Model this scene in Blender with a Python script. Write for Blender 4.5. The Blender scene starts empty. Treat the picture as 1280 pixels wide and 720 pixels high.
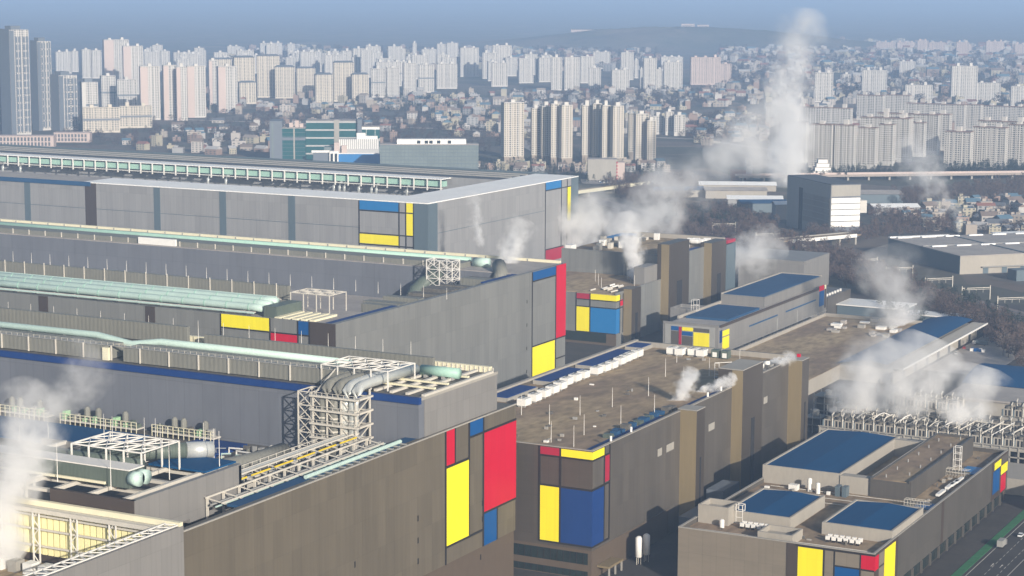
import bpy, math, random
from mathutils import Vector, Matrix
S = bpy.context.scene
COL = S.collection
RND = random.Random(7)
R = math.radians

# ------------------------------------------------------------------ camera
cam_d = bpy.data.cameras.new("camera")
cam = bpy.data.objects.new("camera", cam_d)
COL.objects.link(cam)
PIT, ROLL, YAW = R(8.5163), R(0.24966), R(27.9)
c_, s_ = math.cos(YAW), math.sin(YAW)
rt = Vector((c_, s_, 0)); fh = Vector((-s_, c_, 0)); zz = Vector((0, 0, 1))
fw = fh * math.cos(PIT) - zz * math.sin(PIT)
upv = fh * math.sin(PIT) + zz * math.cos(PIT)
r2 = rt * math.cos(ROLL) + upv * math.sin(ROLL)
u2 = upv * math.cos(ROLL) - rt * math.sin(ROLL)
M = Matrix((r2, u2, -fw)).transposed().to_4x4()
M.translation = Vector((0, 0, 240))
cam.matrix_world = M
cam_d.sensor_width = 36
cam_d.lens = 2534.24 * 36 / 1280
cam_d.clip_start = 1
cam_d.clip_end = 120000
S.camera = cam

# ------------------------------------------------------------------ light
SUN_EL, SUN_X, SUN_Y = R(17.5), 0.80, -0.60
w = bpy.data.worlds.new("World"); S.world = w; w.use_nodes = True
nt = w.node_tree
bg = nt.nodes["Background"]
sky = nt.nodes.new("ShaderNodeTexSky"); sky.sky_type = 'NISHITA'; sky.sun_disc = False
sky.sun_elevation = SUN_EL; sky.sun_rotation = math.atan2(SUN_X, SUN_Y)
sky.air_density = 1.0; sky.dust_density = 1.5; sky.ozone_density = 1.0
nt.links.new(sky.outputs[0], bg.inputs[0]); bg.inputs[1].default_value = 0.09
ld = bpy.data.lights.new("sun", 'SUN'); ld.energy = 4.8; ld.angle = R(0.5); ld.color = (1, .91, .79)
sun = bpy.data.objects.new("sun", ld); COL.objects.link(sun)
sd = Vector((SUN_X, SUN_Y, 0)).normalized() * math.cos(SUN_EL) + zz * math.sin(SUN_EL)
sun.rotation_euler = sd.to_track_quat('Z', 'Y').to_euler()
sun.location = (0, 0, 400)
S.view_settings.view_transform = 'Standard'; S.view_settings.look = 'None'
S.view_settings.gamma = 1; S.view_settings.exposure = 0.32
S.view_settings.use_curve_mapping = False
HAZE_D, HAZE_C = .000132, (.46, .665, 1.0)      # density and tint of the air
STEAM_K = 9
cy = S.cycles
cy.max_bounces = 9; cy.diffuse_bounces = 3; cy.glossy_bounces = 2; cy.volume_bounces = 8
cy.transparent_max_bounces = 16
cy.use_denoising = True
cy.volume_step_rate = 1.0; cy.volume_max_steps = 256

# ------------------------------------------------------------------ materials
def nodes(m):
    m.use_nodes = True
    n = m.node_tree
    return n, n.nodes, n.links, n.nodes["Principled BSDF"]
def mat(name, col, rough=.6, var=.1, scale=.06, stretch=(1, 1, 1), fine=.06, panel=0, pvar=.05, metal=0, bump=0, spec=.4, col2=None, ribs=0, seam=.11):
    m = bpy.data.materials.new(name)
    n, N, L, B = nodes(m)
    def new(t, **k):
        q = N.new(t)
        for a, v in k.items(): setattr(q, a, v)
        return q
    def math_(op, a, b):
        q = new('ShaderNodeMath', operation=op)
        for i, v in enumerate((a, b)):
            if isinstance(v, (int, float)): q.inputs[i].default_value = v
            else: L.new(v, q.inputs[i])
        return q.outputs[0]
    geo = new('ShaderNodeNewGeometry'); P = geo.outputs['Position']
    vm = new('ShaderNodeVectorMath', operation='MULTIPLY'); L.new(P, vm.inputs[0]); vm.inputs[1].default_value = stretch
    n1 = new('ShaderNodeTexNoise'); L.new(vm.outputs[0], n1.inputs['Vector']); n1.inputs['Scale'].default_value = scale; n1.inputs['Detail'].default_value = 5; n1.inputs['Roughness'].default_value = .6
    n2 = new('ShaderNodeTexNoise'); L.new(vm.outputs[0], n2.inputs['Vector']); n2.inputs['Scale'].default_value = scale * 14; n2.inputs['Detail'].default_value = 3
    f = math_('ADD', math_('MULTIPLY', math_('SUBTRACT', n1.outputs[0], .5), 2 * var * 2), math_('MULTIPLY', math_('SUBTRACT', n2.outputs[0], .5), 2 * fine * 2))
    if panel:
        sx = new('ShaderNodeSeparateXYZ'); L.new(P, sx.inputs[0])
        a = math_('FLOOR', math_('DIVIDE', math_('ADD', sx.outputs[0], sx.outputs[1]), panel), 0)
        b = math_('FLOOR', math_('DIVIDE', sx.outputs[2], panel * 2.3), 0)
        wn = new('ShaderNodeTexWhiteNoise', noise_dimensions='2D')
        cb = new('ShaderNodeCombineXYZ'); L.new(a, cb.inputs[0]); L.new(b, cb.inputs[1]); L.new(cb.outputs[0], wn.inputs['Vector'])
        f = math_('ADD', f, math_('MULTIPLY', math_('SUBTRACT', wn.outputs[0], .5), 2 * pvar))
        fr = math_('FRACT', math_('DIVIDE', math_('ADD', sx.outputs[0], sx.outputs[1]), panel), 0)
        fz_ = math_('FRACT', math_('DIVIDE', sx.outputs[2], panel * 2.3), 0)
        f = math_('SUBTRACT', f, math_('MULTIPLY', math_('LESS_THAN', fr, .05), seam))
        f = math_('SUBTRACT', f, math_('MULTIPLY', math_('LESS_THAN', fz_, .018), seam))
        st = new('ShaderNodeTexNoise'); sv = new('ShaderNodeVectorMath', operation='MULTIPLY'); L.new(P, sv.inputs[0]); sv.inputs[1].default_value = (1, 1, .025)
        L.new(sv.outputs[0], st.inputs['Vector']); st.inputs['Scale'].default_value = .55; st.inputs['Detail'].default_value = 3
        f = math_('SUBTRACT', f, math_('MULTIPLY', math_('MAXIMUM', math_('SUBTRACT', st.outputs[0], .54), 0), seam * 4))
    mul = math_('ADD', f, 1.0)
    if col2:
        mx = new('ShaderNodeMix', data_type='RGBA')
        cr = new('ShaderNodeMapRange'); L.new(n1.outputs[0], cr.inputs[0]); cr.inputs[1].default_value = .42; cr.inputs[2].default_value = .58
        L.new(cr.outputs[0], mx.inputs[0]); mx.inputs[6].default_value = (*col, 1); mx.inputs[7].default_value = (*col2, 1)
        base = mx.outputs[2]
    else:
        rgb = new('ShaderNodeRGB'); rgb.outputs[0].default_value = (*col, 1); base = rgb.outputs[0]
    sc = new('ShaderNodeVectorMath', operation='SCALE'); L.new(base, sc.inputs[0]); L.new(mul, sc.inputs['Scale'])
    L.new(sc.outputs[0], B.inputs['Base Color'])
    B.inputs['Roughness'].default_value = rough; B.inputs['Metallic'].default_value = metal
    B.inputs['Specular IOR Level'].default_value = spec
    if bump or ribs:
        bp = new('ShaderNodeBump'); bp.inputs['Strength'].default_value = bump or .4; bp.inputs['Distance'].default_value = .3
        if ribs:
            sx = new('ShaderNodeSeparateXYZ'); L.new(P, sx.inputs[0])
            s = math_('SINE', math_('MULTIPLY', math_('ADD', sx.outputs[0], sx.outputs[1]), 6.283 / ribs), 0)
            L.new(s, bp.inputs['Height']); bp.inputs['Distance'].default_value = ribs * .035
        else: L.new(n2.outputs[0], bp.inputs['Height'])
        L.new(bp.outputs[0], B.inputs['Normal'])
    return m
G = {}
def g(k, *a, **kw): G[k] = mat(k, *a, **kw)
vert = (1, 1, .06)
g('clad', (.092, .082, .071), .5, .09, .05, vert, .07, panel=5.5, pvar=.08)
g('clad_dim', (.088, .080, .071), .5, .08, .05, vert, .07, panel=5, pvar=.08)
g('clad_hazed', (.27, .27, .275), .5, .06, .05, vert, .06, panel=6, pvar=.06)  # cladding made lighter: haze and thin steam put into the colour
g('clad_half_hazed', (.185, .188, .182), .5, .07, .05, vert, .06, panel=5.5, pvar=.06)  # cladding lightened partway: some haze put into the colour
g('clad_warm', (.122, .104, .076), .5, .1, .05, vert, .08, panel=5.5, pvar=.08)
g('clad_cool', (.14, .15, .175), .6, .08, .02, (1, 1, .3), .05, panel=9, pvar=.05)
g('clad_light', (.215, .208, .20), .5, .05, .05, vert, .04, panel=5, pvar=.05)
g('clad_taupe', (.075, .062, .05), .5, .06, .05, (.1, .1, 1), .05, panel=7, pvar=.04)
g('clad_beige', (.20, .172, .135), .6, .06, .06, (.15, .15, 1), .05, panel=6, pvar=.04)
g('brown', (.06, .045, .037), .6, .08, .05, vert, .05)
g('base_brown', (.10, .075, .053), .7, .08, .03, (1, 1, .5), .05)
g('steelblue', (.10, .135, .16), .45, .06, .05, vert, .05)
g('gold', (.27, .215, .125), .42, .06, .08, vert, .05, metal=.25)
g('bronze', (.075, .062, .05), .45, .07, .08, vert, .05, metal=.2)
g('yellow', (.85, .74, .015), .45, .03, .03, (1, 1, .2), .02, panel=4, pvar=.015, seam=.05, spec=.15)
g('red', (.52, .002, .026), .42, .03, .03, (1, 1, .2), .02, panel=4, pvar=.02, seam=.05, spec=.15)
g('crimson', (.36, .012, .04), .45, .04, .03, (1, 1, .2), .02)
g('blue', (.003, .075, .25), .42, .04, .03, (1, 1, .2), .03, panel=4, pvar=.03, seam=.05, spec=.15)
g('navy', (.008, .04, .17), .6, .05, .04, (1, 1, .2), .04, panel=4, pvar=.03, seam=.05, spec=.15)
g('bluepale', (.01, .16, .42), .42, .05, .03, (1, 1, .2), .03)
g('black', (.018, .015, .014), .6, .1, .1)
g('roofblue', (.002, .062, .17), .75, .07, .035, (1, .12, 1), .05, spec=.15)
g('roofblue_old', (.02, .075, .17), .7, .12, .03, (1, .2, 1), .08, spec=.2)
g('roofdirt', (.43, .325, .195), .95, .5, .02, (1, .45, 1), .3, col2=(.20, .146, .098))
g('roofgrey', (.40, .37, .34), .9, .16, .05, (1, 1, 1), .12, col2=(.30, .28, .265))
g('roofwhite', (.88, .88, .86), .7, .06, .05, (1, 1, 1), .05, ribs=4.0)
g('roofdark', (.075, .085, .10), .7, .1, .05, (.2, 1, 1), .08)
g('concrete', (.32, .305, .275), .85, .08, .06, (1, 1, .3), .07)
g('parapet', (.34, .315, .275), .8, .08, .06, (1, 1, .3), .06)
g('cream', (.72, .68, .50), .7, .06, .3, (1, 1, 1), .05)
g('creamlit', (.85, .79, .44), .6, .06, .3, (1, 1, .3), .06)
g('teal', (.33, .52, .44), .5, .08, .1, (1, 1, 1), .07)
g('tealpale', (.46, .60, .55), .5, .08, .1, (1, 1, 1), .07)
g('ductgreen', (.10, .125, .105), .5, .1, .08, (1, 1, .2), .06, ribs=1.6)
g('ductgrey', (.19, .19, .168), .6, .08, .08, (1, 1, .2), .06, ribs=2.2)
g('silver', (.56, .58, .56), .35, .08, .2, (1, 1, 1), .06, metal=.35)
g('steel', (.56, .53, .47), .6, .08, .2, (1, 1, 1), .06)
g('steelwhite', (.72, .70, .66), .55, .05, .2)
g('steelgrey', (.30, .30, .29), .6, .08, .2)
g('void', (.022, .022, .024), .9, .2, .3)
g('machinery', (.16, .15, .13), .7, .25, .5, (1, 1, 1), .2, col2=(.09, .085, .08))
g('white', (.78, .77, .74), .5, .04, .2)
g('glassdark', (.025, .032, .036), .15, .15, .2)
g('glassband', (.018, .026, .024), .2, .3, .15, (1, 1, 1), .2)
g('yellowpipe', (.72, .53, .03), .5, .06, .2)
g('greentank', (.36, .58, .34), .5, .06, .2)
g('asphalt', (.052, .048, .046), .9, .2, .05, (1, 1, 1), .12)
g('pave', (.07, .062, .056), .9, .18, .04, (1, 1, 1), .12, col2=(.048, .044, .041))
g('paint', (.62, .60, .55), .8, .1, .3)
g('verge', (.03, .15, .06), .95, .25, .3, (1, 1, 1), .2)
g('apt_white', (.53, .51, .48), .7, .05, .02, (1, 1, 1), .04)
g('apt_pink', (.50, .41, .375), .7, .05, .02, (1, 1, 1), .04)
g('apt_cream', (.54, .49, .41), .7, .05, .02, (1, 1, 1), .04)
g('apt_grey', (.40, .40, .40), .7, .05, .02, (1, 1, 1), .04)
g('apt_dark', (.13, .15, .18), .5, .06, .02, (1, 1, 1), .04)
g('apt_roof', (.24, .16, .135), .8, .1, .05)
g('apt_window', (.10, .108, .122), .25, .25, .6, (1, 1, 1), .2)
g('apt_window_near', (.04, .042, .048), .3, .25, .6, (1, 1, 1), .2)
g('apt_base', (.27, .23, .195), .8, .1, .05)
g('glassteal', (.014, .085, .088), .22, .15, .03, (1, 1, 1), .1)
g('glassgrey', (.17, .205, .205), .25, .12, .05, (1, 1, 1), .12)
g('trunk', (.07, .05, .042), .95, .1, .5)
g('bark_far', (.085, .058, .052), .95, .2, .02, (1, 1, 1), .15, col2=(.06, .044, .042))
g('twig', (.125, .088, .076), .95, .3, .02, (1, 1, 1), .3, col2=(.075, .056, .052))
g('twig_grey', (.135, .112, .10), .95, .3, .02, (1, 1, 1), .3, col2=(.08, .066, .062))
g('needle', (.028, .046, .026), .95, .25, .03, (1, 1, 1), .25, col2=(.018, .032, .024))
for i, c in enumerate([(0.40, 0.37, 0.34), (0.33, 0.29, 0.25), (0.45, 0.43, 0.41), (0.26, 0.19, 0.16), (0.30, 0.30, 0.30), (0.37, 0.34, 0.26)]): g('house%d' % i, c, .8, .06, .1)
for i, c in enumerate([(.20, .16, .14), (.30, .26, .23), (.12, .13, .15), (.24, .12, .10), (.09, .16, .22), (.42, .41, .40)]): g('tile%d' % i, c, .8, .1, .1)
g('hill', (.085, .09, .07), .95, .3, .004, (1, 1, 1), .2, col2=(.13, .11, .09))

def ground_mat():
    m = bpy.data.materials.new('land')
    n, N, L, B = nodes(m)
    geo = N.new('ShaderNodeNewGeometry')
    vo = N.new('ShaderNodeTexVoronoi'); vo.inputs['Scale'].default_value = .011; vo.inputs['Randomness'].default_value = .9
    L.new(geo.outputs['Position'], vo.inputs['Vector'])
    r1 = N.new('ShaderNodeValToRGB'); L.new(vo.outputs['Color'], r1.inputs[0])
    e = r1.color_ramp.elements
    e[0].color = (0.075, 0.063, 0.054, 1); e[1].position = .95; e[1].color = (0.225, 0.173, 0.128, 1)
    for p, c in ((.3, (0.063, 0.068, 0.048, 1)), (.55, (0.128, 0.099, 0.080, 1)), (.75, (0.098, 0.093, 0.084, 1))):
        q = e.new(p); q.color = c
    no = N.new('ShaderNodeTexNoise'); no.inputs['Scale'].default_value = .05; no.inputs['Detail'].default_value = 8
    L.new(geo.outputs['Position'], no.inputs['Vector'])
    mx = N.new('ShaderNodeMix'); mx.data_type = 'RGBA'; mx.blend_type = 'MULTIPLY'; mx.inputs[0].default_value = .8
    cr = N.new('ShaderNodeValToRGB'); L.new(no.outputs[0], cr.inputs[0])
    cr.color_ramp.elements[0].position = .3; cr.color_ramp.elements[0].color = (.75, .75, .75, 1); cr.color_ramp.elements[1].position = .7; cr.color_ramp.elements[1].color = (1.3, 1.3, 1.3, 1)
    L.new(r1.outputs[0], mx.inputs[6]); L.new(cr.outputs[0], mx.inputs[7])
    L.new(mx.outputs[2], B.inputs['Base Color']); B.inputs['Roughness'].default_value = .95
    G['land'] = m
ground_mat()

# ------------------------------------------------------------------ mesh helpers
ORG = {}
class MB:
    def __init__(s): s.v = []; s.f = []; s.m = []; s.mi = 0
    def box(s, x0, x1, y0, y1, z0, z1):
        if x0 > x1: x0, x1 = x1, x0
        if y0 > y1: y0, y1 = y1, y0
        if z0 > z1: z0, z1 = z1, z0
        b = len(s.v)
        s.v += [(x0, y0, z0), (x1, y0, z0), (x1, y1, z0), (x0, y1, z0), (x0, y0, z1), (x1, y0, z1), (x1, y1, z1), (x0, y1, z1)]
        s._f([(3, 2, 1, 0), (4, 5, 6, 7), (0, 1, 5, 4), (1, 2, 6, 5), (2, 3, 7, 6), (3, 0, 4, 7)], b)
        return s
    def _f(s, fs, b):
        s.f += [tuple(b + i for i in q) for q in fs]; s.m += [s.mi] * len(fs)
    def quad(s, a, b, c, d):
        k = len(s.v); s.v += [tuple(a), tuple(b), tuple(c), tuple(d)]; s._f([(0, 1, 2, 3)], k); return s
    def tri(s, a, b, c):
        k = len(s.v); s.v += [tuple(a), tuple(b), tuple(c)]; s._f([(0, 1, 2)], k); return s
    def prism(s, pts, z0, z1):
        b = len(s.v); n = len(pts)
        s.v += [(p[0], p[1], z0) for p in pts] + [(p[0], p[1], z1) for p in pts]
        s._f([tuple(range(n - 1, -1, -1)), tuple(range(n, 2 * n))] + [(i, (i + 1) % n, n + (i + 1) % n, n + i) for i in range(n)], b)
        return s
    def tube(s, pts, r, n=8, caps=True):
        """round or square bar swept along points; r may be a list"""
        pts = [Vector(p) for p in pts]; b = len(s.v); k = len(pts)
        rr = r if isinstance(r, (list, tuple)) else [r] * k
        for i, p in enumerate(pts):
            d = (pts[min(i + 1, k - 1)] - pts[max(i - 1, 0)]).normalized()
            a = Vector((0, 0, 1)) if abs(d.z) < .9 else Vector((0, 1, 0))
            x = d.cross(a).normalized(); y = x.cross(d).normalized()
            for j in range(n):
                t = 2 * math.pi * (j + .5) / n
                s.v.append(tuple(p + (x * math.cos(t) + y * math.sin(t)) * rr[i]))
        for i in range(k - 1):
            s._f([(i * n + j, i * n + (j + 1) % n, (i + 1) * n + (j + 1) % n, (i + 1) * n + j) for j in range(n)], b)
        if caps: s._f([tuple(range(n - 1, -1, -1)), tuple((k - 1) * n + j for j in range(n))], b)
        return s
    def bar(s, p, q, r=.3): return s.tube([p, q], r * .95, 4)
    def lathe(s, x, y, prof, n=12):
        b = len(s.v)
        for z, r in prof:
            for j in range(n):
                t = 2 * math.pi * j / n; s.v.append((x + r * math.cos(t), y + r * math.sin(t), z))
        for i in range(len(prof) - 1):
            s._f([(i * n + j, i * n + (j + 1) % n, (i + 1) * n + (j + 1) % n, (i + 1) * n + j) for j in range(n)], b)
        k = (len(prof) - 1) * n
        s._f([tuple(range(n - 1, -1, -1)), tuple(k + j for j in range(n))], b)
        return s
    def build(s, name, m, parent=None, kind=None, label=None, local=False, smooth=False):
        me = bpy.data.meshes.new(name)
        o_ = ORG.get(parent.name, (0, 0, 0)) if parent and not local else (0, 0, 0)
        vv = [(a - o_[0], b - o_[1], c - o_[2]) for a, b, c in s.v] if o_ != (0, 0, 0) else s.v
        me.from_pydata(vv, [], s.f)
        for q in (m if isinstance(m, (list, tuple)) else [m]): me.materials.append(G[q] if isinstance(q, str) else q)
        if isinstance(m, (list, tuple)): me.polygons.foreach_set('material_index', s.m)
        if smooth: me.polygons.foreach_set('use_smooth', [True] * len(me.polygons))
        me.update()
        o = bpy.data.objects.new(name, me); COL.objects.link(o)
        if parent:
            o.parent = parent; ORG[o.name] = ORG.get(parent.name, (0, 0, 0))
        if kind: o['kind'] = kind
        if label: o['label'] = label
        return o
def box(*a): return MB().box(*a)
def tag(o, label, cat, group=None):
    o['label'] = label; o['category'] = cat
    if group: o['group'] = group
    return o
def thing(name, label, cat, loc=(0, 0, 0), group=None, rz=0):
    o = bpy.data.objects.new(name, None); COL.objects.link(o); o.location = loc; o.rotation_euler.z = rz
    o.empty_display_size = 1; ORG[o.name] = tuple(loc)
    return tag(o, label, cat, group)
def dup(root, loc, label=None, rz=None):
    r = root.copy(); COL.objects.link(r); r.location = loc
    if rz is not None: r.rotation_euler.z = rz
    if label: r['label'] = label
    for ch in root.children:
        c = ch.copy(); COL.objects.link(c); c.parent = r
        for q in ch.children:
            d = q.copy(); COL.objects.link(d); d.parent = c
    return r
def structure(name, mb, m): return mb.build(name, m, None, 'structure')

CN = {'yellow': 'yellow cladding panel', 'red': 'red cladding panel', 'blue': 'blue cladding panel', 'navy': 'dark blue cladding panel', 'crimson': 'dull red cladding panel', 'bluepale': 'blue cladding panel', 'brown': 'dark brown cladding panel', 'steelblue': 'blue grey cladding strip'}
def face(par, side, at, a0, a1, z0, z1, m, proud=.25, name='cladding_panel', label=True):
    """a raised panel on the -Y face ('y') or the +X face ('x') of a building"""
    b = box(a0, a1, at - proud, at + .2, z0, z1) if side == 'y' else box(at - .2, at + proud, a0, a1, z0, z1)
    return b.build(name, m, par, label=CN.get(m) if label else None)
def strips(par, side, at, V=(), Hh=(), t=.42, proud=.33):
    for a, z0, z1 in V: face(par, side, at, a - t / 2, a + t / 2, z0, z1, 'black', proud, 'panel_joint', False)
    for z, a0, a1 in Hh: face(par, side, at, a0, a1, z - t / 2, z + t / 2, 'black', proud - .03, 'panel_joint', False)

# ------------------------------------------------------------------ ground, roads
structure('ground', MB().quad((-45000, -9000, 0), (45000, -9000, 0), (45000, 60000, 0), (-45000, 60000, 0)), 'land')
structure('factory_yard', box(-1600, -150, 300, 1530, -.2, .06), 'pave')
structure('service_road', box(-481, -467, 1180, 1470, 0, .10), 'asphalt')
structure('access_road', box(-337, -313, 600, 1000, 0, .11), 'asphalt')
structure('main_road', box(-213.5, -185, 640, 1000, 0, .12), 'asphalt')
structure('pavement', box(-229, -218.2, 640, 1000, 0, .22), 'pave')
m_ = MB()
m_.box(-217.8, -214.2, 640, 1000, .0, .25)
o = m_.build('grass_verge', 'verge', None, 'stuff')
m_ = MB()
for k in range(60):
    for x in (-206.2, -201.2): m_.box(x - .08, x + .08, 645 + 6 * k, 648.2 + 6 * k, .12, .14)
m_.box(-212.6, -212.4, 640, 1000, .12, .14); m_.box(-197.4, -197.2, 640, 1000, .12, .14)
for y in (820,):
    for x in (-207, -203.2):
        m_.box(x - .12, x + .12, y, y + 3.5, .12, .14); m_.tri((x - .5, y + 3.5, .14), (x + .5, y + 3.5, .14), (x, y + 5, .14))
m_.build('road_marking', 'paint', None, 'structure')

# ------------------------------------------------------------------ P1: farthest fab hall
p = thing('factory_hall', 'farthest grey factory hall with white roof rim and blue, yellow corner panels', 'factory hall', (-770, 1318, 0))
X, Y = -770, 1318
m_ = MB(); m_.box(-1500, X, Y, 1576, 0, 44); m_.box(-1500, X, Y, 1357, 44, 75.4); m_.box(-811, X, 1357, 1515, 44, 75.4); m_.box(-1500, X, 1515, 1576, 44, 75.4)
m_.build('wall', 'clad_hazed', p)
box(-1102, X, Y - .4, 1357.3, 75.4, 76.2).build('roof', 'roofwhite', p, label='white corrugated roof strip along the front')
box(-811.3, X + .4, 1357.3, 1576, 75.4, 76.1).build('roof', 'roofwhite', p)
box(-1500, -1102.2, Y, 1357, 75.4, 76.0).build('roof', 'roofgrey', p)
box(-1500, -1094, Y - .9, Y - .05, 72.8, 76.3).build('fascia', 'roofblue_old', p)
box(-1500, -811.5, 1515, 1576, 75.4, 75.9).build('roof', 'roofdark', p, label='dark roof strip along the back')
for k, y in enumerate((1530, 1545, 1560)): box(-1500, -811.5, y, y + 1.2, 75.9, 77).build('roof_rib', 'steelgrey', p)
box(-1500, -800, 1574.8, 1576.5, 75.9, 77.4).build('parapet', 'steelblue', p)
for a0, a1, z0, z1, c in ((-831, -796, 68.2, 75.2, 'bluepale'), (-789, -783.2, 50.5, 75.2, 'yellow'), (-831, -796, 42.2, 49.4, 'yellow'), (-831, -796, 30, 39.2, 'crimson'), (-1100, -1088.4, 0, 75.4, 'brown')): face(p, 'y', Y, a0, a1, z0, z1, c)
face(p, 'y', Y, -782.3, X, 0, 75.4, 'steelblue', .2)
face(p, 'x', X, Y, 1332, 0, 75.4, 'steelblue', .2); face(p, 'x', X, 1562.4, 1576, 0, 76.4, 'steelblue', .3)
for a in (-1165.5, -1028.8, -963.2, -897): face(p, 'y', Y, a, a + 6.4, 0, 75.4, 'steelblue', .2)
strips(p, 'y', Y, [(-831.4, 0, 75), (-795.5, 0, 75), (-789.4, 0, 75), (-782.7, 0, 75)], [(67.6, -831, -783), (50, -831, -783), (41.5, -831, -783)], .9)
for a0, a1, z0, z1, c in ((1513.8, 1543, 68.9, 75.4, 'bluepale'), (1555.2, 1561.2, 38.6, 68.2, 'yellow'), (1514.8, 1548, 8, 17.8, 'crimson')): face(p, 'x', X, a0, a1, z0, z1, c)
strips(p, 'x', X, [(1513.5, 0, 75), (1543.6, 18, 75), (1554.6, 0, 75)], [(68.4, 1513.5, 1562), (38, 1543.6, 1562), (18.3, 1513.5, 1548)], .8)
face(p, 'x', X, 1332, 1513, 51.6, 52, 'steelblue', .12, 'wall_seam', False); face(p, 'y', Y, -1500, -832, 54, 54.4, 'steelblue', .12, 'wall_seam', False)

# gallery with green duct hung on the inner wall
t = thing('duct_gallery', 'long green duct under a white canopy along the back of the farthest hall', 'duct', (-1400, 1505, 62))
box(-1440, -862, 1502, 1508, 68.2, 72.8).build('duct', 'teal', t)
box(-1440, -862, 1499, 1515, 74.4, 75.1).build('canopy', 'roofwhite', t)
x = -1440
while x < -860:
    MB().box(x, x + .9, 1499, 1500, 64.8, 74.4).build('post', 'steelwhite', t); x += 13.4
box(-1440, -862, 1499.2, 1500.2, 66.6, 67.2).build('rail', 'steelwhite', t)
m_ = MB()
for k in range(64):
    x = -1435 + k * 9 + RND.uniform(-2, 2)
    if RND.random() < .75: m_.box(x, x + RND.uniform(3, 8), 1503, 1507, 64.6, 66.2)
m_.build('pipe_rack', 'machinery', t)
for k, x in enumerate((-1391, -1381, -1368, -1352, -1330, -1108, -1088, -972, -966, -961, -946, -933, -928, -897)):
    tb = MB().tube([(x, 1505, 68), (x, 1501, 66.5), (x, 1499, 64), (x, 1499, 58)], 1.1, 8).build('exhaust_pipe', 'silver', t, smooth=True)

# ------------------------------------------------------------------ P2: second fab hall
p = thing('factory_hall', 'middle grey factory hall with tall pink red corner panel and green roof pipes', 'factory hall', (-545, 841, 0))
X, Y = -545, 841
m_ = MB(); m_.box(-1150, X, Y, 1099.4, 0, 50); m_.box(-1150, X - 3, Y, 884, 50, 70.6); m_.box(X - 3, X, Y, 1099.4, 50, 71.8); m_.box(-1150, X - 3, Y, Y + 1, 70.6, 71.8)
m_.build('wall', 'clad_half_hazed', p)
box(-1150, X - 3, 1044, 1099.4, 50, 71.2).build('upper_wall', 'clad_cool', p)
box(-1150, X - 3.2, 1044.3, 1098, 71.2, 71.6).build('roof', 'roofgrey', p)
box(-1150, X - 3.2, 1097.6, 1099.3, 71.6, 73.2).build('parapet', 'cream', p)
for k in range(40): box(-1140 + k * 14.6, -1139.4 + k * 14.6, 1097.2, 1097.6, 71.6, 73).build('parapet_post', 'steelgrey', p)
box(-1150, X - 3.2, Y + 1, 884, 70.6, 71).build('roof', 'roofgrey', p)
box(-1150, X - 3.2, 884, 1044, 50, 50.4).build('roof', 'roofgrey', p)
for a0, a1, z0, z1, c in ((-614.6, -584.8, 65, 71.6, 'yellow'), (-583.9, -567.8, 48, 64.2, 'red'), (-567, -561, 65, 71.7, 'blue'), (-560, X, 0, 71.8, 'brown'), (-736, -729.6, 0, 71.8, 'brown'), (-663.6, -657.3, 0, 71.8, 'brown')): face(p, 'y', Y, a0, a1, z0, z1, c)
strips(p, 'y', Y, [(-615, 0, 71.7), (-584.4, 0, 71.7), (-567.4, 0, 71.7), (-560.5, 0, 71.7)], [(64.6, -615, -560.5)], .7)
for a0, a1, z0, z1, c in ((1055.2, 1085.4, 66.5, 71.6, 'blue'), (1086.4, 1099.4, 27.3, 71.8, 'red'), (1055.2, 1084.8, 1, 26.4, 'yellow')): face(p, 'x', X, a0, a1, z0, z1, c)
strips(p, 'x', X, [(1054.8, 0, 71.7), (1085.9, 0, 71.7)], [(66, 1054.8, 1086), (26.9, 1054.8, 1099.4), (14.6, 1086, 1099.4)], .7)
for y0, y1 in ((Y + 1, 908), (1006, 1086)): box(X - 8, X - 3.1, y0, y1, 70.9, 71.5).build('gutter', 'navy', p)
for k in range(3):
    for q in range(4): face(p, 'x', X, 1048, 1048.6, 12 + q * 14, 14 + q * 14, 'black', .1, 'vent_slot', False)

t = thing('roof_pipe', 'bundle of thick pale green pipes along the front roof of the middle hall', 'pipe', (-800, 855, 71))
for y, z, r in ((848, 75.2, 1.9), (853.5, 76.4, 2.1), (859, 77.2, 2.2)): MB().tube([(-1100, y, z), (-600, y, z), (-592, y, z - .3)], r, 10).build('pipe', 'tealpale', t, smooth=True)
for k in range(36):
    for y, z, r in ((848, 75.2, 2.05), (853.5, 76.4, 2.25), (859, 77.2, 2.35)): MB().tube([(-1092 + 14 * k, y, z), (-1091.3 + 14 * k, y, z)], r, 10).build('flange', 'teal', t)
for y, z, r in ((843.5, 73, .5), (844.8, 73.2, .35), (864, 78.4, .6), (866, 77.6, .45), (868, 76.8, .4)): MB().tube([(-1100, y, z), (-596, y, z)], r, 6).build('thin_pipe', 'steel' if r < .5 else 'tealpale', t)
for k in range(36): box(-1095 + 14 * k, -1094.4 + 14 * k, 847.5, 861, 71, 74).build('saddle', 'steelgrey', t)
t = thing('roof_screen', 'long grey ribbed screen wall behind the green pipes', 'screen wall', (-800, 884, 71))
box(-1150, -600, 880, 883, 71, 82).build('panel', 'ductgrey', t)
for k in range(38): box(-1140 + 14.4 * k, -1139.6 + 14.4 * k, 879.5, 880, 71, 83).build('post', 'steel', t)
t = thing('roof_duct', 'low grey roof duct with green pipe along the rear block of the middle hall', 'duct', (-800, 1060, 71.6))
box(-1150, -590, 1048, 1062, 71.6, 74.6).build('casing', 'ductgrey', t)
MB().tube([(-1150, 1068, 74), (-594, 1068, 74)], 1.9, 10).build('pipe', 'teal', t, smooth=True)
for k in range(40): box(-1148 + k * 14, -1147.5 + k * 14, 1047.5, 1048, 71.6, 75).build('post', 'steel', t)
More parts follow.
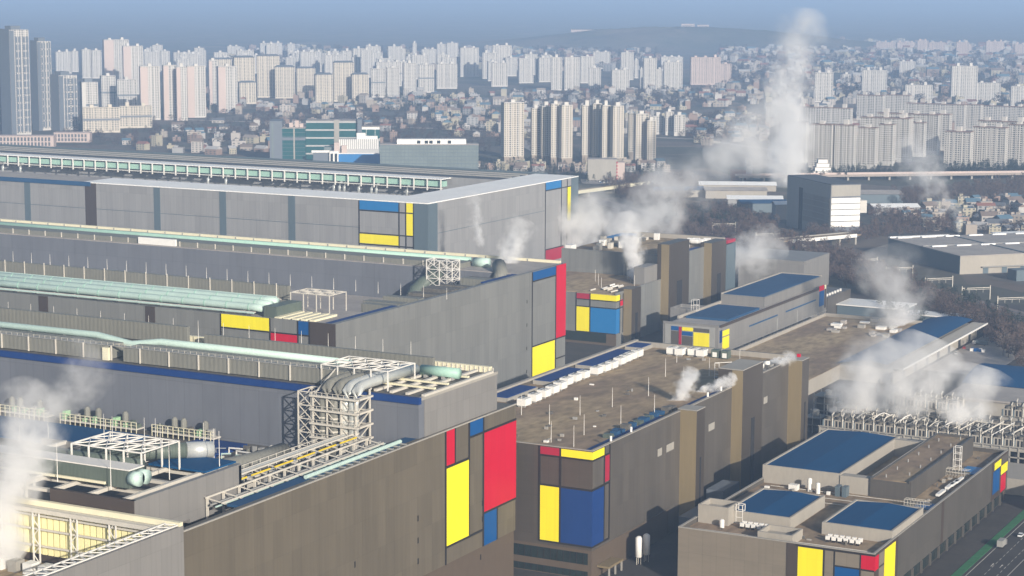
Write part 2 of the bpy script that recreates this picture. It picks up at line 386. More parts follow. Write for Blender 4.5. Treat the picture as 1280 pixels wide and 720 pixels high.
MB().tube([(-588, 1062, 74), (-578, 1062, 74)], 3.0, 12).build('end_cap', 'tealpale', t, smooth=True)
t = tag(box(-830, -800, 1046, 1047.6, 71.7, 76).build('roof_hut', 'white'), 'small white box at the edge of the middle hall rear roof', 'roof hut')

def lattice(name, label, x0, x1, y0, y1, z0, z1, nx, nz, r=.28, m='steelwhite', group=None):
    t = thing(name, label, 'steel tower', ((x0 + x1) / 2, (y0 + y1) / 2, z0), group)
    dz = (z1 - z0) / nz
    for i in range(nx + 1):
        x = x0 + (x1 - x0) * i / nx
        for y in (y0, y1): MB().bar((x, y, z0), (x, y, z1), r).build('post', m, t)
    for k in range(nz + 1):
        z = z0 + dz * k
        for y in (y0, y1): MB().bar((x0, y, z), (x1, y, z), r * .8).build('beam', m, t)
        for x in (x0, x1): MB().bar((x, y0, z), (x, y1, z), r * .8).build('beam', m, t)
    for k in range(nz):
        z = z0 + dz * k
        for i in range(nx):
            xa = x0 + (x1 - x0) * i / nx; xb = x0 + (x1 - x0) * (i + 1) / nx
            for y in (y0, y1):
                MB().bar((xa, y, z), (xb, y, z + dz), r * .6).build('brace', m, t); MB().bar((xb, y, z), (xa, y, z + dz), r * .6).build('brace', m, t)
        for x in (x0, x1): MB().bar((x, y0, z), (x, y1, z + dz), r * .6).build('brace', m, t)
    return t
lt = lattice('lattice_tower', 'white cross-braced steel tower standing against the middle hall inner wall', -604, -586.5, 1032, 1041, 50.4, 78, 2, 5, .36)
t = thing('roof_duct', 'big dark grey curved duct left of the white braced tower', 'duct', (-612, 1038, 58))
MB().tube([(-609, 1022, 52), (-609, 1028, 59), (-607, 1034, 63), (-603, 1038, 66), (-600, 1039, 72)], 4.6, 14).build('duct', 'ductgreen', t, smooth=True)
box(-613, -604, 1020, 1025, 50.4, 54).build('saddle', 'steel', t)
t = thing('duct_outlet', 'round grey duct outlet at the right end of the middle hall roof', 'duct', (-556, 1046, 71))
MB().tube([(-560, 1040, 64), (-560, 1044, 71), (-566, 1052, 75)], 4.2, 12).build('duct', 'ductgrey', t, smooth=True)
m_ = thing('roof_machinery', 'row of brown grey plant along the middle hall right roof edge', 'roof plant', (-560, 940, 58))
for k in range(14):
    y = 915 + k * 9; h = RND.uniform(7, 12)
    box(-575 - RND.uniform(0, 6), -556, y, y + RND.uniform(4, 8), 50.4, 59 + h).build('casing', RND.choice(['machinery', 'ductgrey', 'machinery']), m_)
def openframe(name, label, x0, x1, y0, y1, z0, z1, nx, ny, r=.35, m='steelwhite', top_brace=True):
    t = thing(name, label, 'steel frame', ((x0 + x1) / 2, (y0 + y1) / 2, z0))
    for i in range(nx + 1):
        x = x0 + (x1 - x0) * i / nx
        for y in (y0, y1): MB().bar((x, y, z0), (x, y, z1), r).build('post', m, t)
        MB().bar((x, y0, z1), (x, y1, z1), r).build('beam', m, t)
    for j in range(ny + 1):
        y = y0 + (y1 - y0) * j / ny
        MB().bar((x0, y, z1), (x1, y, z1), r * .9).build('beam', m, t)
    if top_brace:
        for i in range(nx):
            for j in range(ny):
                xa, xb = x0 + (x1 - x0) * i / nx, x0 + (x1 - x0) * (i + 1) / nx; ya, yb = y0 + (y1 - y0) * j / ny, y0 + (y1 - y0) * (j + 1) / ny
                MB().bar((xa, ya, z1), (xb, yb, z1), r * .6).build('brace', m, t)
                MB().bar((xb, ya, z1), (xa, yb, z1), r * .6).build('brace', m, t)
    return t
openframe('steel_frame', 'small open steel frame over the ends of the green pipes', -590, -566, 868, 884, 71, 81, 3, 2, .3, 'steel')
t = thing('pipe_manifold', 'grey manifold block with pale beams at the end of the green pipes', 'roof plant', (-578, 856, 71))
box(-591, -583, 845, 868, 71, 77).build('casing', 'ductgreen', t)
for k in range(5): box(-583 + k * 5, -580 + k * 5, 843 + k * .5, 866, 71.1, 72.2).build('beam', 'cream', t)

# ------------------------------------------------------------------ P3: nearest fab hall
p = thing('factory_hall', 'nearest grey brown factory hall with large red and yellow panels on its right end', 'factory hall', (-375, 712, 0))
X, Y = -375.2, 491.6
m_ = MB(); m_.box(-820, X - 3, Y, 712.4, 19.4, 61); m_.box(X - 3, X, Y, 712.4, 19.4, 71.8)
m_.box(-820, X - 3, 700, 712.4, 61, 71.8)
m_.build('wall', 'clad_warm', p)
box(-820, X - .5, Y + .3, 712, 0, 19.4).build('base_wall', 'base_brown', p)
box(X - .3, X + .25, Y, 712.6, 71.7, 72.2).build('coping', 'concrete', p)
box(-820, X - 3.2, 524, 639, 61, 61.4).build('roof', 'machinery', p)
box(-820, -377.5, 639, 700, 61, 86.6).build('upper_wall', 'clad_cool', p, label='upper rear block of bluish grey cladding')
box(-377.8, -377.2, 643, 700, 69, 86.6).build('upper_wall', 'clad_light', p)
box(-820, -378, 640, 699, 86.6, 87).build('roof', 'machinery', p)
box(-820, -376.9, 638.2, 640, 84.9, 87.4).build('fascia', 'navy', p, label='blue edge strip along the upper roof')
box(-378.2, -376.8, 640, 700, 86.2, 87.4).build('coping', 'concrete', p)
for a0, a1, z0, z1, c in ((655.4, 661.9, 58.2, 71.6, 'red'), (655.6, 673, 26.6, 57, 'yellow'), (673.8, 684.3, 66, 71.6, 'blue'), (685.4, 712.4, 33.2, 65.2, 'red'), (685.4, 696, 19.4, 32.4, 'blue')): face(p, 'x', X, a0, a1, z0, z1, c)
strips(p, 'x', X, [(655, 19.4, 71.7), (662.2, 58, 71.7), (673.4, 26.4, 71.7), (684.9, 19.4, 71.7), (696.3, 19.4, 32.8)], [(57.6, 655, 673.4), (26.2, 655, 684.9), (65.7, 673.4, 712.4), (32.8, 684.9, 712.4)], .85)
for y, z in ((634, 41.5), (634, 33), (634, 25), (590, 35), (590, 24), (556, 31), (684, 36), (684, 29.5), (683.6, 14)): face(p, 'x', X if z > 19 else X - .5, y, y + .7, z, z + 2.2, 'black', .12, 'vent_slot', False)
for y in (648, 652, 688): box(-378.3, -377.1, y, y + 5.5, 65.6, 69.6).build('opening', 'void', p)
box(-820, X - 3.5, 696.8, 698.6, 87, 89.4).build('parapet', 'cream', p)
for k in range(58): box(-497 + 2.1 * k, -496.7 + 2.1 * k, 696.5, 696.8, 87, 89.3).build('parapet_post', 'steel', p)

# long ducts on the rear block
t = thing('roof_duct', 'long grey ribbed duct with white posts on the rear block of the nearest hall', 'duct', (-600, 655, 87))
box(-820, -528, 644, 656, 87.4, 93).build('casing', 'ductgrey', t); box(-520, -413, 644, 656, 87.4, 93).build('casing', 'ductgrey', t)
for k in range(28): box(-818 + 14.6 * k, -817.5 + 14.6 * k, 643.3, 643.8, 87.4, 93.6).build('post', 'steel', t)
t = thing('roof_pipe', 'pale green pipe running along the top of the long grey duct', 'pipe', (-600, 660, 93))
MB().tube([(-820, 659, 93.8), (-545, 659, 93.8), (-524, 655, 92.4), (-512, 659, 93.8), (-420, 659, 93.4)], 1.5, 10).build('pipe', 'tealpale', t, smooth=True)
for k in range(22): box(-815 + 18 * k, -814.5 + 18 * k, 658, 660, 87.4, 93).build('saddle', 'steel', t)
box(-529.5, -526.5, 642.4, 644, 87.4, 92.6).build('end_box', 'cream', t)
t = thing('roof_screen', 'grey ribbed screen wall along the rear edge of the nearest hall roof', 'screen wall', (-600, 690, 87))
box(-820, -521, 688, 690, 87.4, 95).build('panel', 'ductgrey', t); box(-512, -400, 688, 690, 87.4, 92.6).build('panel', 'ductgrey', t)
t = thing('roof_pipe', 'short fat mint green pipe on the roof right of the silver ducts', 'pipe', (-395, 672, 87))
MB().tube([(-398, 676, 90), (-381, 676, 90)], 2.1, 12).build('pipe', 'teal', t, smooth=True)
for k in range(4): box(-396 + 4 * k, -395 + 4 * k, 674, 678, 87.4, 88.6).build('saddle', 'steelgrey', t)
t = thing('roof_beam_grid', 'cream beams over the open roof at the right end of the nearest hall', 'roof beams', (-396, 668, 87))
for k in range(7): box(-420 + 7 * k, -418.6 + 7 * k, 642, 696, 87.3, 88.2).build('beam', 'steel', t)
for y in (652, 662, 678): box(-424, -378.3, y, y + 1.3, 88.2, 88.9).build('beam', 'cream', t)

for i in range(24):
    x = -716 + 13.2 * i
    tag(MB().tube([(x, 692, 87), (x, 692, 97.5)], [.15, .06], 6).build('lightning_rod', 'steelwhite'), 'thin lightning rod along the rear edge of the nearest hall roof', 'lightning rod', 'lightning rods along the nearest hall rear edge')
for i in range(22):
    x = -790 + 13.6 * i
    tag(MB().tube([(x, 882, 82), (x, 882, 88)], [.14, .06], 6).build('lightning_rod', 'steelwhite'), 'thin lightning rod on the screen wall behind the green pipes', 'lightning rod', 'lightning rods on the middle hall screen')
t = thing('roof_walkway', 'narrow railed walkway along the top of the long grey duct', 'walkway', (-600, 646, 93))
box(-820, -420, 645, 646.4, 93.05, 93.3).build('deck', 'steelgrey', t)
for z in (93.9, 94.4): MB().bar((-820, 645, z), (-420, 645, z), .07).build('rail', 'steel', t)
m_ = MB()
for k in range(134): m_.box(-819.9 + 3 * k, -819.78 + 3 * k, 644.95, 645.07, 93.3, 94.4)
m_.build('rail_post', 'steel', t)
# silver ducts on a steel scaffold
t = thing('scaffold_tower', 'pale steel scaffold tower with platforms carrying silver ducts up to the roof', 'steel tower', (-415, 622, 65))
xs = (-417, -410.7, -404.4, -398); ya, yb = 627.5, 637.5
for x in xs:
    for y in (ya, yb): MB().bar((x, y, 61.4), (x, y, 89 if y == yb else 86.4), .42).build('post', 'steel', t)
for z in (70.3, 75.6, 80.9, 86.2):
    box(xs[0] - 1, xs[-1] + 1.6, ya - 1.2, ya + .3, z, z + .7).build('platform', 'steel', t); box(xs[-1] - .4, xs[-1] + 1.6, ya, yb, z, z + .7).build('platform', 'steel', t)
    for y in (yb,): MB().bar((xs[0], y, z), (xs[-1], y, z), .35).build('beam', 'steel', t)
    for q in range(9): MB().bar((xs[0] + q * 2.4, ya - 1.2, z + .7), (xs[0] + q * 2.4, ya - 1.2, z + 1.9), .12).build('railing_post', 'steel', t)
    MB().bar((xs[0], ya - 1.2, z + 1.9), (xs[-1] + 1.4, ya - 1.2, z + 1.9), .12).build('railing', 'steel', t)
for k, z in enumerate((65.4, 70.3, 75.6, 80.9)):
    for i in range(3):
        MB().bar((xs[i], ya, z + 5), ((xs[i] + xs[i + 1]) / 2, ya, z + 2.2), .2).build('brace', 'steel', t)
    MB().bar((xs[-1], ya, z), (xs[-1], yb, z + 5), .25).build('brace', 'steel', t)
for (x0, z) in ((-417, 86.6),):
    MB().bar((xs[0], ya, 86.4), (xs[0] - 1, yb + 8, 94), .3).build('beam', 'steel', t)
lattice('lattice_tower', 'narrow pale steel stair tower at the left of the silver ducts', -424, -418, 628, 637.5, 61.4, 87.5, 1, 5, .34, 'steel')
t = thing('exhaust_duct', 'four fat silver ducts climbing the scaffold and bending over onto the roof', 'duct', (-404, 625, 65))
for i, x in enumerate((-413.4, -408.6, -404.3, -400.2)):
    pts = [(x, 629.6, 61.4), (x, 629.6, 83.5)] + [(x, 629.6 + 7 * (1 - math.cos(a)), 83.5 + 7 * math.sin(a)) for a in (.35, .75, 1.15, 1.5)] + [(x + .5, 645, 90.8), (x + 2, 672, 91)]
    MB().tube(pts, (2.0, 2.0, 1.9, 1.9)[i], 12).build('duct', 'silver' if i > 1 else 'ductgrey', t, smooth=True)
    for z in (66, 73, 78): MB().tube([(x, 629.6, z), (x, 629.6, z + .5)], 2.15, 12).build('flange', 'steel', t)
openframe('steel_frame', 'pale open steel frame standing over the silver ducts on the roof', -424, -394, 644, 664, 87.4, 95, 4, 2, .3, 'steelwhite')

# rooftop pipe racks along the facade edge
t = thing('pipe_rack', 'long pale steel pipe rack with yellow pipes along the nearest hall roof edge', 'pipe rack', (-390, 580, 65))
for x, z in ((-381.5, 70.3), (-386.5, 71.2), (-393, 72.2), (-400, 73)):
    box(x, x + .55, 527, 628, z, z + .55).build('beam', 'steel', t)
for k in range(12):
    y = 528 + 9 * k
    MB().bar((-381, y, 70.4), (-400, y, 73.2), .26).build('cross_beam', 'steel', t)
    for x, z in ((-381, 70.3), (-393, 72.2)): box(x - .3, x + .5, y - .3, y + .3, 61.4, z).build('post', 'steel', t)
for k in range(7): MB().tube([(-396.2, 530 + 14 * k, 73), (-396.2, 541 + 14 * k, 73)], .34, 6).build('pipe', 'yellowpipe', t)
for x, z, r, mm in ((-390, 70.6, .35, 'steelgrey'), (-388, 70.2, .3, 'tealpale'), (-389, 69.6, .4, 'machinery'), (-398, 72, .35, 'silver'), (-403, 72.6, .4, 'silver'), (-405, 72.4, .35, 'steel'), (-384, 69.5, .4, 'machinery'), (-394.5, 71.4, .3, 'machinery')): MB().tube([(x, 526, z), (x, 632, z)], r, 8).build('pipe', mm, t)
t = thing('roof_pipe', 'pale blue pipe on short brackets along the blue roof edge', 'pipe', (-379, 590, 70))
MB().tube([(-379.5, 566, 72.6), (-379.5, 629, 72.6)], .75, 8).build('pipe', 'tealpale', t)
for k in range(14): box(-380, -376.4, 568 + 4.6 * k, 568.6 + 4.6 * k, 71.8, 72.2).build('bracket', 'steelgrey', t)
o = tag(box(-383.5, X - .4, 526, 640, 71.0, 71.75).build('edge_gutter', 'roofblue_old'), 'blue metal strip along the roof edge above the nearest facade', 'gutter')
for k, (y) in enumerate((532, 546, 538.5, 553)):
    t = tag(MB().lathe(-382.4, y, [(61.4, 1.1), (70.0, 1.1), (70.6, .5)], 10).build('storage_tank', 'greentank' if k % 2 == 0 else 'cream'), ('first', 'third', 'second', 'fourth')[k] + (' pale green' if k % 2 == 0 else ' cream') + ' tank along the facade edge counting from the penthouse', 'tank')
t = thing('roof_pipework', 'fine pipes, trays and small boxes crowded on the low roof behind the pipe rack', 'roof plant', (-415, 590, 61))
for k in range(90):
    x, y = RND.uniform(-455, -400), RND.uniform(552, 632); h = RND.uniform(.6, 3)
    if k % 3: box(x, x + RND.uniform(.5, 3), y, y + RND.uniform(.5, 2), 61.4, 61.6 + h).build('casing', RND.choice(['steel', 'steelgrey', 'machinery', 'ductgrey', 'concrete']), t)
    else: MB().tube([(x, y, 61.4), (x, y, 62 + h), (x + RND.uniform(3, 12), y + RND.uniform(-2, 2), 62.2 + h)], RND.uniform(.15, .35), 6).build('pipe', RND.choice(['steel', 'silver', 'steelwhite', 'tealpale']), t)
for k in range(16): MB().bar((-455 + 3.4 * k, 557, 61.4), (-455 + 3.4 * k, 557, 69 + RND.uniform(-3, 3)), .12).build('post', 'steelwhite', t)
m_ = thing('roof_machinery', 'cluttered pale plant at the foot of the scaffold on the nearest hall', 'roof plant', (-400, 600, 65))
for k in range(40):
    x, y = RND.uniform(-425, -392), RND.uniform(560, 612); h = RND.uniform(1, 4.5)
    box(x, x + RND.uniform(.6, 5), y, y + RND.uniform(.6, 3), 61.4, 65 + h).build('casing', RND.choice(['steel', 'steelgrey', 'machinery', 'ductgrey', 'silver']), m_)
for k in range(14):
    y = 550 + 5 * k; MB().bar((-408, y, 61.4), (-408, y, 73), .14).build('railing_post', 'steel', m_)
MB().bar((-408, 548, 72.8), (-408, 622, 72.8), .16).build('railing', 'steel', m_)
for k in range(9): MB().tube([(-428 + 5 * k, 610, 62), (-428 + 5 * k, 610, 67), (-428 + 5 * k, 616, 68)], .5, 6).build('pipe', 'steel', m_)
t = thing('roof_duct', 'long olive grey barrel duct on the low roof left of the scaffold', 'duct', (-440, 590, 65))
MB().tube([(-432, 552, 67), (-420, 596, 67), (-420, 612, 67)], 4.0, 14).build('casing', 'ductgrey', t, smooth=True)
for k in range(10): box(-441 + 1.4 * k, -440.6 + 1.4 * k, 548 + 5 * k, 549 + 5 * k, 61.4, 63.5).build('saddle', 'steel', t)
# low blue roofs and process skids in front of the inner wall
o = tag(box(-640, -496, 600, 629, 61.4, 62.2).build('blue_roof_panel', 'roofblue'), 'flat blue roof sheet in front of the bluish inner wall', 'roof sheet')
o = tag(box(-474, -452, 612, 634, 61.4, 62.6).build('blue_roof_panel', 'navy'), 'dark blue roof sheet left of the scaffold tower', 'roof sheet')
def skid(x0, x1, y, label):
    t = thing('process_skid', label, 'process skid', ((x0 + x1) / 2, y, 62))
    n = int((x1 - x0) / 2.6)
    box(x0, x1, y, y + 5, 63.2, 63.7).build('deck', 'steel', t)
    for k in range(n + 1):
        x = x0 + k * 2.6
        MB().bar((x, y, 61.6), (x, y, 66.4), .16).build('post', 'cream', t)
        if k < n: box(x + .4, x + 2.1, y + 1, y + 4, 63.7, 64.6 + RND.random() * 2.4).build('pump', RND.choice(['machinery', 'steelgrey', 'ductgreen', 'greentank']), t)
    MB().bar((x0, y, 66.3), (x1, y, 66.3), .16).build('rail', 'cream', t); MB().bar((x0, y, 65), (x1, y, 65), .13).build('rail', 'cream', t)
    for k in (.3, .45, .8): MB().lathe(x0 + (x1 - x0) * k, y + 3, [(63.7, 1.3), (68.6, 1.3), (69.6, .6)], 10).build('vessel', 'ductgrey', t)
skid(-542, -503, 630, 'railed process skid with pumps on the blue roof, left of two')
skid(-496, -466, 631, 'railed process skid with pumps beside the dark blue roof, right of two')
skid(-580, -550, 631, 'pale process skid half hidden in steam at the far left')
for i, (x, y, h) in enumerate(((-498, 604, 11), (-489, 598, 12), (-480, 606, 11), (-470, 600, 13), (-460, 590, 14), (-452, 606, 12), (-440, 596, 13), (-427, 575, 13), (-505, 580, 12))):
    tag(MB().tube([(x, y, 61.4), (x, y, 64.4 + h)], [.16, .07], 6).build('lightning_rod', 'steelwhite'), 'thin pale lightning rod standing on the nearest hall low roof', 'lightning rod', 'lightning rods on the nearest hall')

# left penthouse with open roof
p2 = thing('roof_penthouse', 'grey roof penthouse with open beamed top above the nearest facade', 'penthouse', (-394, 491, 65))
m_ = MB(); m_.box(-396, -394, 491.8, 549, 66.8, 79.2); m_.box(-396, -394, 520, 549, 65.3, 66.8); m_.build('wall', 'clad_light', p2)
box(-428, -394.2, 491.5, 493, 65.3, 79.2).build('wall', 'brown', p2, label='dark brown end wall')
box(-480, -396, 493, 549, 65.3, 71).build('lower_wall', 'machinery', p2)
box(-480, -394, 547.5, 549, 65.3, 78.8).build('wall', 'clad_light', p2)
for k in range(6): box(-470 + 14 * k, -468.6 + 14 * k, 492, 548, 78, 79.2).build('beam', 'steel', p2)
for y in (494, 506, 520, 534): box(-480, -396, y, y + 1.6, 77, 78).build('beam', 'steel', p2)
for x, y in ((-430, 496), (-416, 496), (-402, 496), (-444, 496), (-458, 496)): box(x, x + 1, y, y + 1, 71, 78).build('post', 'steel', p2)
box(-420, -396.2, 532, 549, 79.3, 79.9).build('roof', 'roofblue', p2)
t = thing('roof_duct', 'long olive green ribbed duct box on the penthouse roof', 'duct', (-440, 505, 79))
box(-475, -405, 503, 510, 79.3, 85.2).build('casing', 'ductgreen', t); box(-475, -404.6, 502.6, 510.4, 85.2, 85.6).build('coping', 'steelwhite', t)
for i, y in enumerate((504.2, 507.8)): MB().tube([(-405, y, 82.6), (-401.5, y, 82.6)], 2.4, 14).build('end_cap', 'tealpale', t, smooth=True)
box(-475, -414, 501.6, 502.4, 80, 80.8).build('cable_tray', 'cream', t)
t = thing('barrel_duct', 'dark green rounded duct under the white steel frame', 'duct', (-430, 524, 79))
MB().tube([(-470, 518, 82.2), (-412, 518, 82.2)], 2.9, 14).build('casing', 'ductgreen', t, smooth=True)
MB().tube([(-446, 530, 82.5), (-424, 536, 82.5), (-414, 545, 82.5)], 2.7, 14).build('casing', 'ductgreen', t, smooth=True)
MB().tube([(-414, 545, 82.5), (-408, 552, 82)], 2.9, 14).build('insulated_end', 'silver', t, smooth=True)
openframe('steel_frame', 'white open steel frame over the dark green duct on the penthouse', -436, -407, 512, 532, 79.3, 89, 4, 2, .34, 'steelwhite')
for i, (x, y) in enumerate(((-448, 500), (-432, 500), (-410, 500), (-402, 520), (-460, 514), (-396.5, 540))):
    tag(MB().tube([(x, y, 79), (x, y, 92)], [.16, .07], 6).build('lightning_rod', 'steelwhite'), 'thin pale lightning rod standing on the grey penthouse', 'lightning rod', 'lightning rods on the penthouse')
t = openframe('steel_frame', 'pale steel frame half lost in steam at the left end of the penthouse', -490, -440, 494, 512, 71, 80, 4, 1, .5, 'steel')

# roofless near block with cream lit wall
p3 = thing('plant_block', 'roofless grey plant block at lower left with truss rim and cream inner wall', 'plant building', (-376, 491, 0))
box(-376.8, -374.6, 380, 491, 0, 74).build('wall', 'clad_light', p3)
box(-560, -376.8, 380, 489, 0, 55).build('floor', 'roofdirt', p3)
box(-560, -374.8, 489.4, 491, 73.4, 75.2).build('coping', 'cream', p3)
box(-560, -376.8, 490, 491.3, 55, 73.4).build('back_wall', 'brown', p3)
for k in range(62):
    x = -530 + k * 2.5
    box(x, x + 1.9, 489.3, 490, 57.6, 72).build('wall_panel', 'creamlit', p3)
for z in (60.5, 66, 70.5): box(-560, -377, 487.8, 488.4, z, z + .6).build('rail', 'steel', p3)
for k in range(11):
    x = -540 + 15.5 * k
    for d in (0, 2.6): MB().bar((x + d, 487, 55), (x + d, 487, 73.4), .3).build('column', 'steelwhite', p3)
    for q in range(6): MB().bar((x if q % 2 else x + 2.6, 487, 55 + 3 * q), (x + 2.6 if q % 2 else x, 487, 58 + 3 * q), .16).build('lacing', 'steelwhite', p3)
for x in (-375.4, -380): MB().bar((x, 380, 74.5), (x, 489, 74.5), .3).build('truss_rail', 'steelwhite', p3)
for k in range(27):
    y = 382 + 4 * k
    MB().bar((-375.4, y, 74.5), (-380, y + 2, 74.5), .2).build('truss_web', 'steelwhite', p3); MB().bar((-380, y + 2, 74.5), (-375.4, y + 4, 74.5), .2).build('truss_web', 'steelwhite', p3)
box(-480, -377, 486.6, 489.2, 72, 73.4).build('truss_rail', 'steel', p3)
for k in range(14):
    x = -470 + 6.2 * k
    tag(box(x, x + 3.6, 476, 480, 55, 58.6).build('equipment_box', 'white' if k % 3 else 'concrete'), 'pale equipment box standing on the plant block floor', 'equipment box', 'equipment boxes on the plant block floor')

# ------------------------------------------------------------------ P5 / P4: utility buildings with bronze piers
p = thing('utility_building', 'taupe flat-roofed building with big blue and yellow corner panels and three bronze piers', 'utility building', (-345, 722, 0))
X, Y = -345.3, 722.3
m_ = MB(); m_.box(-438, X, Y + .6, 967, 0, 51); m_.box(X - 1, X, Y + .6, 967, 51, 53.6); m_.box(-438, X - 1, 964.5, 967, 51, 53.6); m_.box(-438, -436.6, Y + .6, 964.5, 51, 53.6); m_.build('wall', 'clad', p)
box(-438, X, Y, Y + .6, 12, 53.6).build('front_wall', 'clad_taupe', p); box(-438, X + .1, Y - .1, Y + .6, 0, 12).build('base_wall', 'base_brown', p)
box(X, X + .15, Y, 800, 0, 12).build('base_wall', 'base_brown', p)
box(-436.6, X - 1, Y + .6, 964.5, 51, 51.3).build('roof', 'roofdirt', p)
box(-436, X - 1, 963.6, 964.5, 51.3, 53.9).build('parapet', 'parapet', p); box(X - 1.2, X + .15, Y - .1, 967, 53.6, 53.9).build('coping', 'parapet', p); box(-438, X - 1.2, Y - .15, Y + .8, 53.6, 53.9).build('coping', 'parapet', p)
box(-437.9, -436, Y, 967, 53.2, 54.2).build('coping', 'parapet', p)
box(-352.6, X - 1.2, Y + 2, 806, 51.3, 51.8).build('gutter', 'navy', p); box(-352, X - 1.2, 830, 872, 51.3, 51.9).build('gutter', 'navy', p)
for s, at, a0, a1, z0, z1, c in (('y', Y, -369, -360, 50.1, 53.2, 'crimson'), ('y', Y, -359.3, X + .24, 50.1, 53.2, 'yellow'), ('x', X, Y - .24, 733.1, 50.1, 53.2, 'yellow'), ('y', Y, -369, -360, 13.9, 36.9, 'yellow'), ('y', Y, -359.3, X + .24, 13.9, 37, 'navy'), ('x', X, Y - .24, 733.1, 13.9, 37, 'navy'), ('x', X, 733.7, 738.2, 38.4, 49.8, 'crimson')): face(p, s, at, a0, a1, z0, z1, c)
strips(p, 'y', Y, [(-369.2, 13.5, 53.4), (-359.7, 13.5, 53.4)], [(49.7, -369, X), (37.3, -369, X), (13.6, -369, X)], .75)
strips(p, 'x', X, [(733.4, 13.5, 53.4), (738.5, 13.5, 53.4)], [(49.7, Y, 738.5), (37.5, Y, 738.5), (13.6, Y, 738.5)], .75)
for z0, z1 in ((6, 10.8), (0.4, 3.2)):
    wnd = face(p, 'y', Y - .1, -437, -346.9, z0, z1, 'glassband', .1, 'window_band', False)
    for k in range(30):
        box(-436 + 3 * k, -435.8 + 3 * k, Y - .35, Y - .2, z0, z1).build('mullion', 'black', wnd)
for (y0, y1, ztop, xo) in ((812, 821.5, 54.3, 7.8), (873, 899, 62, 5.4), (949.4, 959.5, 54.3, 7.1)):
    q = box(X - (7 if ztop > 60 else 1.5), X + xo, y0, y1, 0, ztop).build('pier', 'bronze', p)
    box(X + .0, X + xo, y0 - .15, y0, 0, ztop - .1).build('pier_lit_face', 'gold', q)  # golden front: reflected sun on the bronze put into the colour
    box(X + xo, X + xo + .1, y0 + (y1 - y0) * .45, y0 + (y1 - y0) * .62, 0, ztop * .6).build('louvre', 'void', q)
    box(X - (6.8 if ztop > 60 else 1.3), X + xo + .1, y0 - .1, y1 + .1, ztop, ztop + .4).build('coping', 'concrete', q)
for y0, y1 in ((787.5, 792), (797, 805), (845, 852), (915, 920)): face(p, 'x', X, y0, y1, 37.9, 41.2, 'concrete', .12, 'louvre', False)
for y0, y1 in ((801, 831), (845, 882), (891, 940), (949.5, 963)):
    q = box(-436, -426, y0, y1, 51.3, 53.2).build('skylight', 'concrete', p)
    box(-435.4, -426.6, y0 + .5, y1 - .5, 53.2, 53.5).build('skylight_roof', 'navy', q)
hv = thing('rooftop_unit', 'white boxy air handler in the row along the dirt brown roof', 'air handler', (-416, 800, 51.3), 'white air handlers on the brown roof')
box(-2.2, 2.2, -3, 3, .8, 3.9).build('casing', 'white', hv, local=True)
for a in (-1, 1): box(-1.9, 1.9, a * 2.2 - .2, a * 2.2 + .2, 0, .8).build('foot', 'steelgrey', hv, local=True)
MB().lathe(0, -1.3, [(3.9, 1), (4.2, 1)], 10).build('fan', 'steelgrey', hv, local=True); MB().lathe(0, 1.3, [(3.9, 1), (4.2, 1)], 10).build('fan', 'steelgrey', hv, local=True)
first = True
for x, y in ((-415.5, 797), (-416, 808.4), (-416.6, 819), (-417.2, 828.7), (-418.2, 838.9), (-420.5, 850), (-420.6, 859.5), (-420.6, 868.7), (-419.6, 881.3), (-419.4, 890), (-419.4, 898.4), (-420.4, 910), (-421, 918), (-421.4, 925.6), (-421.6, 933.6)):
    if first: hv.location = (x, y, 51.3); first = False
    else: dup(hv, (x, y, 51.3))
for x, y in ((-409, 950), (-404, 949), (-398, 952), (-393, 951)):
    dup(hv, (x, y, 51.3), 'white air handler beside the back parapet of the brown roof')
gu = thing('green_chiller', 'grey green chiller by the back parapet of the brown roof', 'chiller', (-386, 953, 51.3), 'chillers by the back parapet')
box(-2, 2, -2, 2, .3, 4.2).build('casing', 'ductgreen', gu, local=True); box(-1.2, 1.2, -2.1, -2, .6, 3).build('door', 'white', gu, local=True)
dup(gu, (-380.5, 952.6, 51.3))
for i, (px_, py_) in enumerate(((-398, 742), (-388, 768), (-385, 792), (-380, 815), (-376, 846), (-372, 878), (-370, 905), (-366, 935), (-372, 738), (-366, 757), (-360, 781), (-357, 810), (-388, 893), (-398, 930), (-408, 780), (-360, 735))):
    tag(MB().tube([(px_, py_, 51.3), (px_, py_, 60.3)], [.15, .07], 6).build('lightning_rod', 'steelwhite'), 'thin lightning rod standing on the dirt brown roof', 'lightning rod', 'lightning rods on the brown roof')
t = thing('roof_ladder', 'white steel ladder frame against the tall bronze pier', 'ladder', (-353, 878, 51))
for a in (0, 2.2): MB().bar((-354 - a, 878, 51.3), (-354 - a, 878, 63.5), .16).build('rail', 'steelwhite', t)
for k in range(5): MB().bar((-354, 878, 53 + 2.6 * k), (-356.2, 878, 53 + 2.6 * k), .12).build('rung', 'steelwhite', t)
MB().bar((-356.2, 878, 63.5), (-350, 884, 63.5), .16).build('rail', 'steelwhite', t)
t = thing('roof_machinery', 'dark plant with pale drums behind the tall bronze pier', 'roof plant', (-350, 925, 51))
for k in range(9):
    y = 903 + 5 * k; box(-353, -348.5, y, y + 3.4, 51.3, 53.2 + RND.random() * 1.8).build('casing', 'machinery' if k % 2 else 'steelgrey', t)
for k in range(4): MB().tube([(-352, 908 + 8 * k, 55), (-349, 908 + 8 * k, 55)], 1.2, 10).build('drum', 'white', t, smooth=True)
for y in (742, 762, 846, 862, 903): tag(MB().lathe(-346.4, y, [(53.9, .5), (56, .5)], 8).build('roof_vent', 'white'), 'small white vent pipe on the brown roof edge', 'roof vent', 'white vents along the brown roof edge')
tag(box(-344, -342.4, 957.2, 958.8, 54.7, 56.2).build('warning_box', 'red'), 'small red box on the far bronze pier top', 'box')
t = thing('roof_pipework', 'small boxes scattered over the dirt brown roof', 'roof plant', (-390, 850, 51.3))
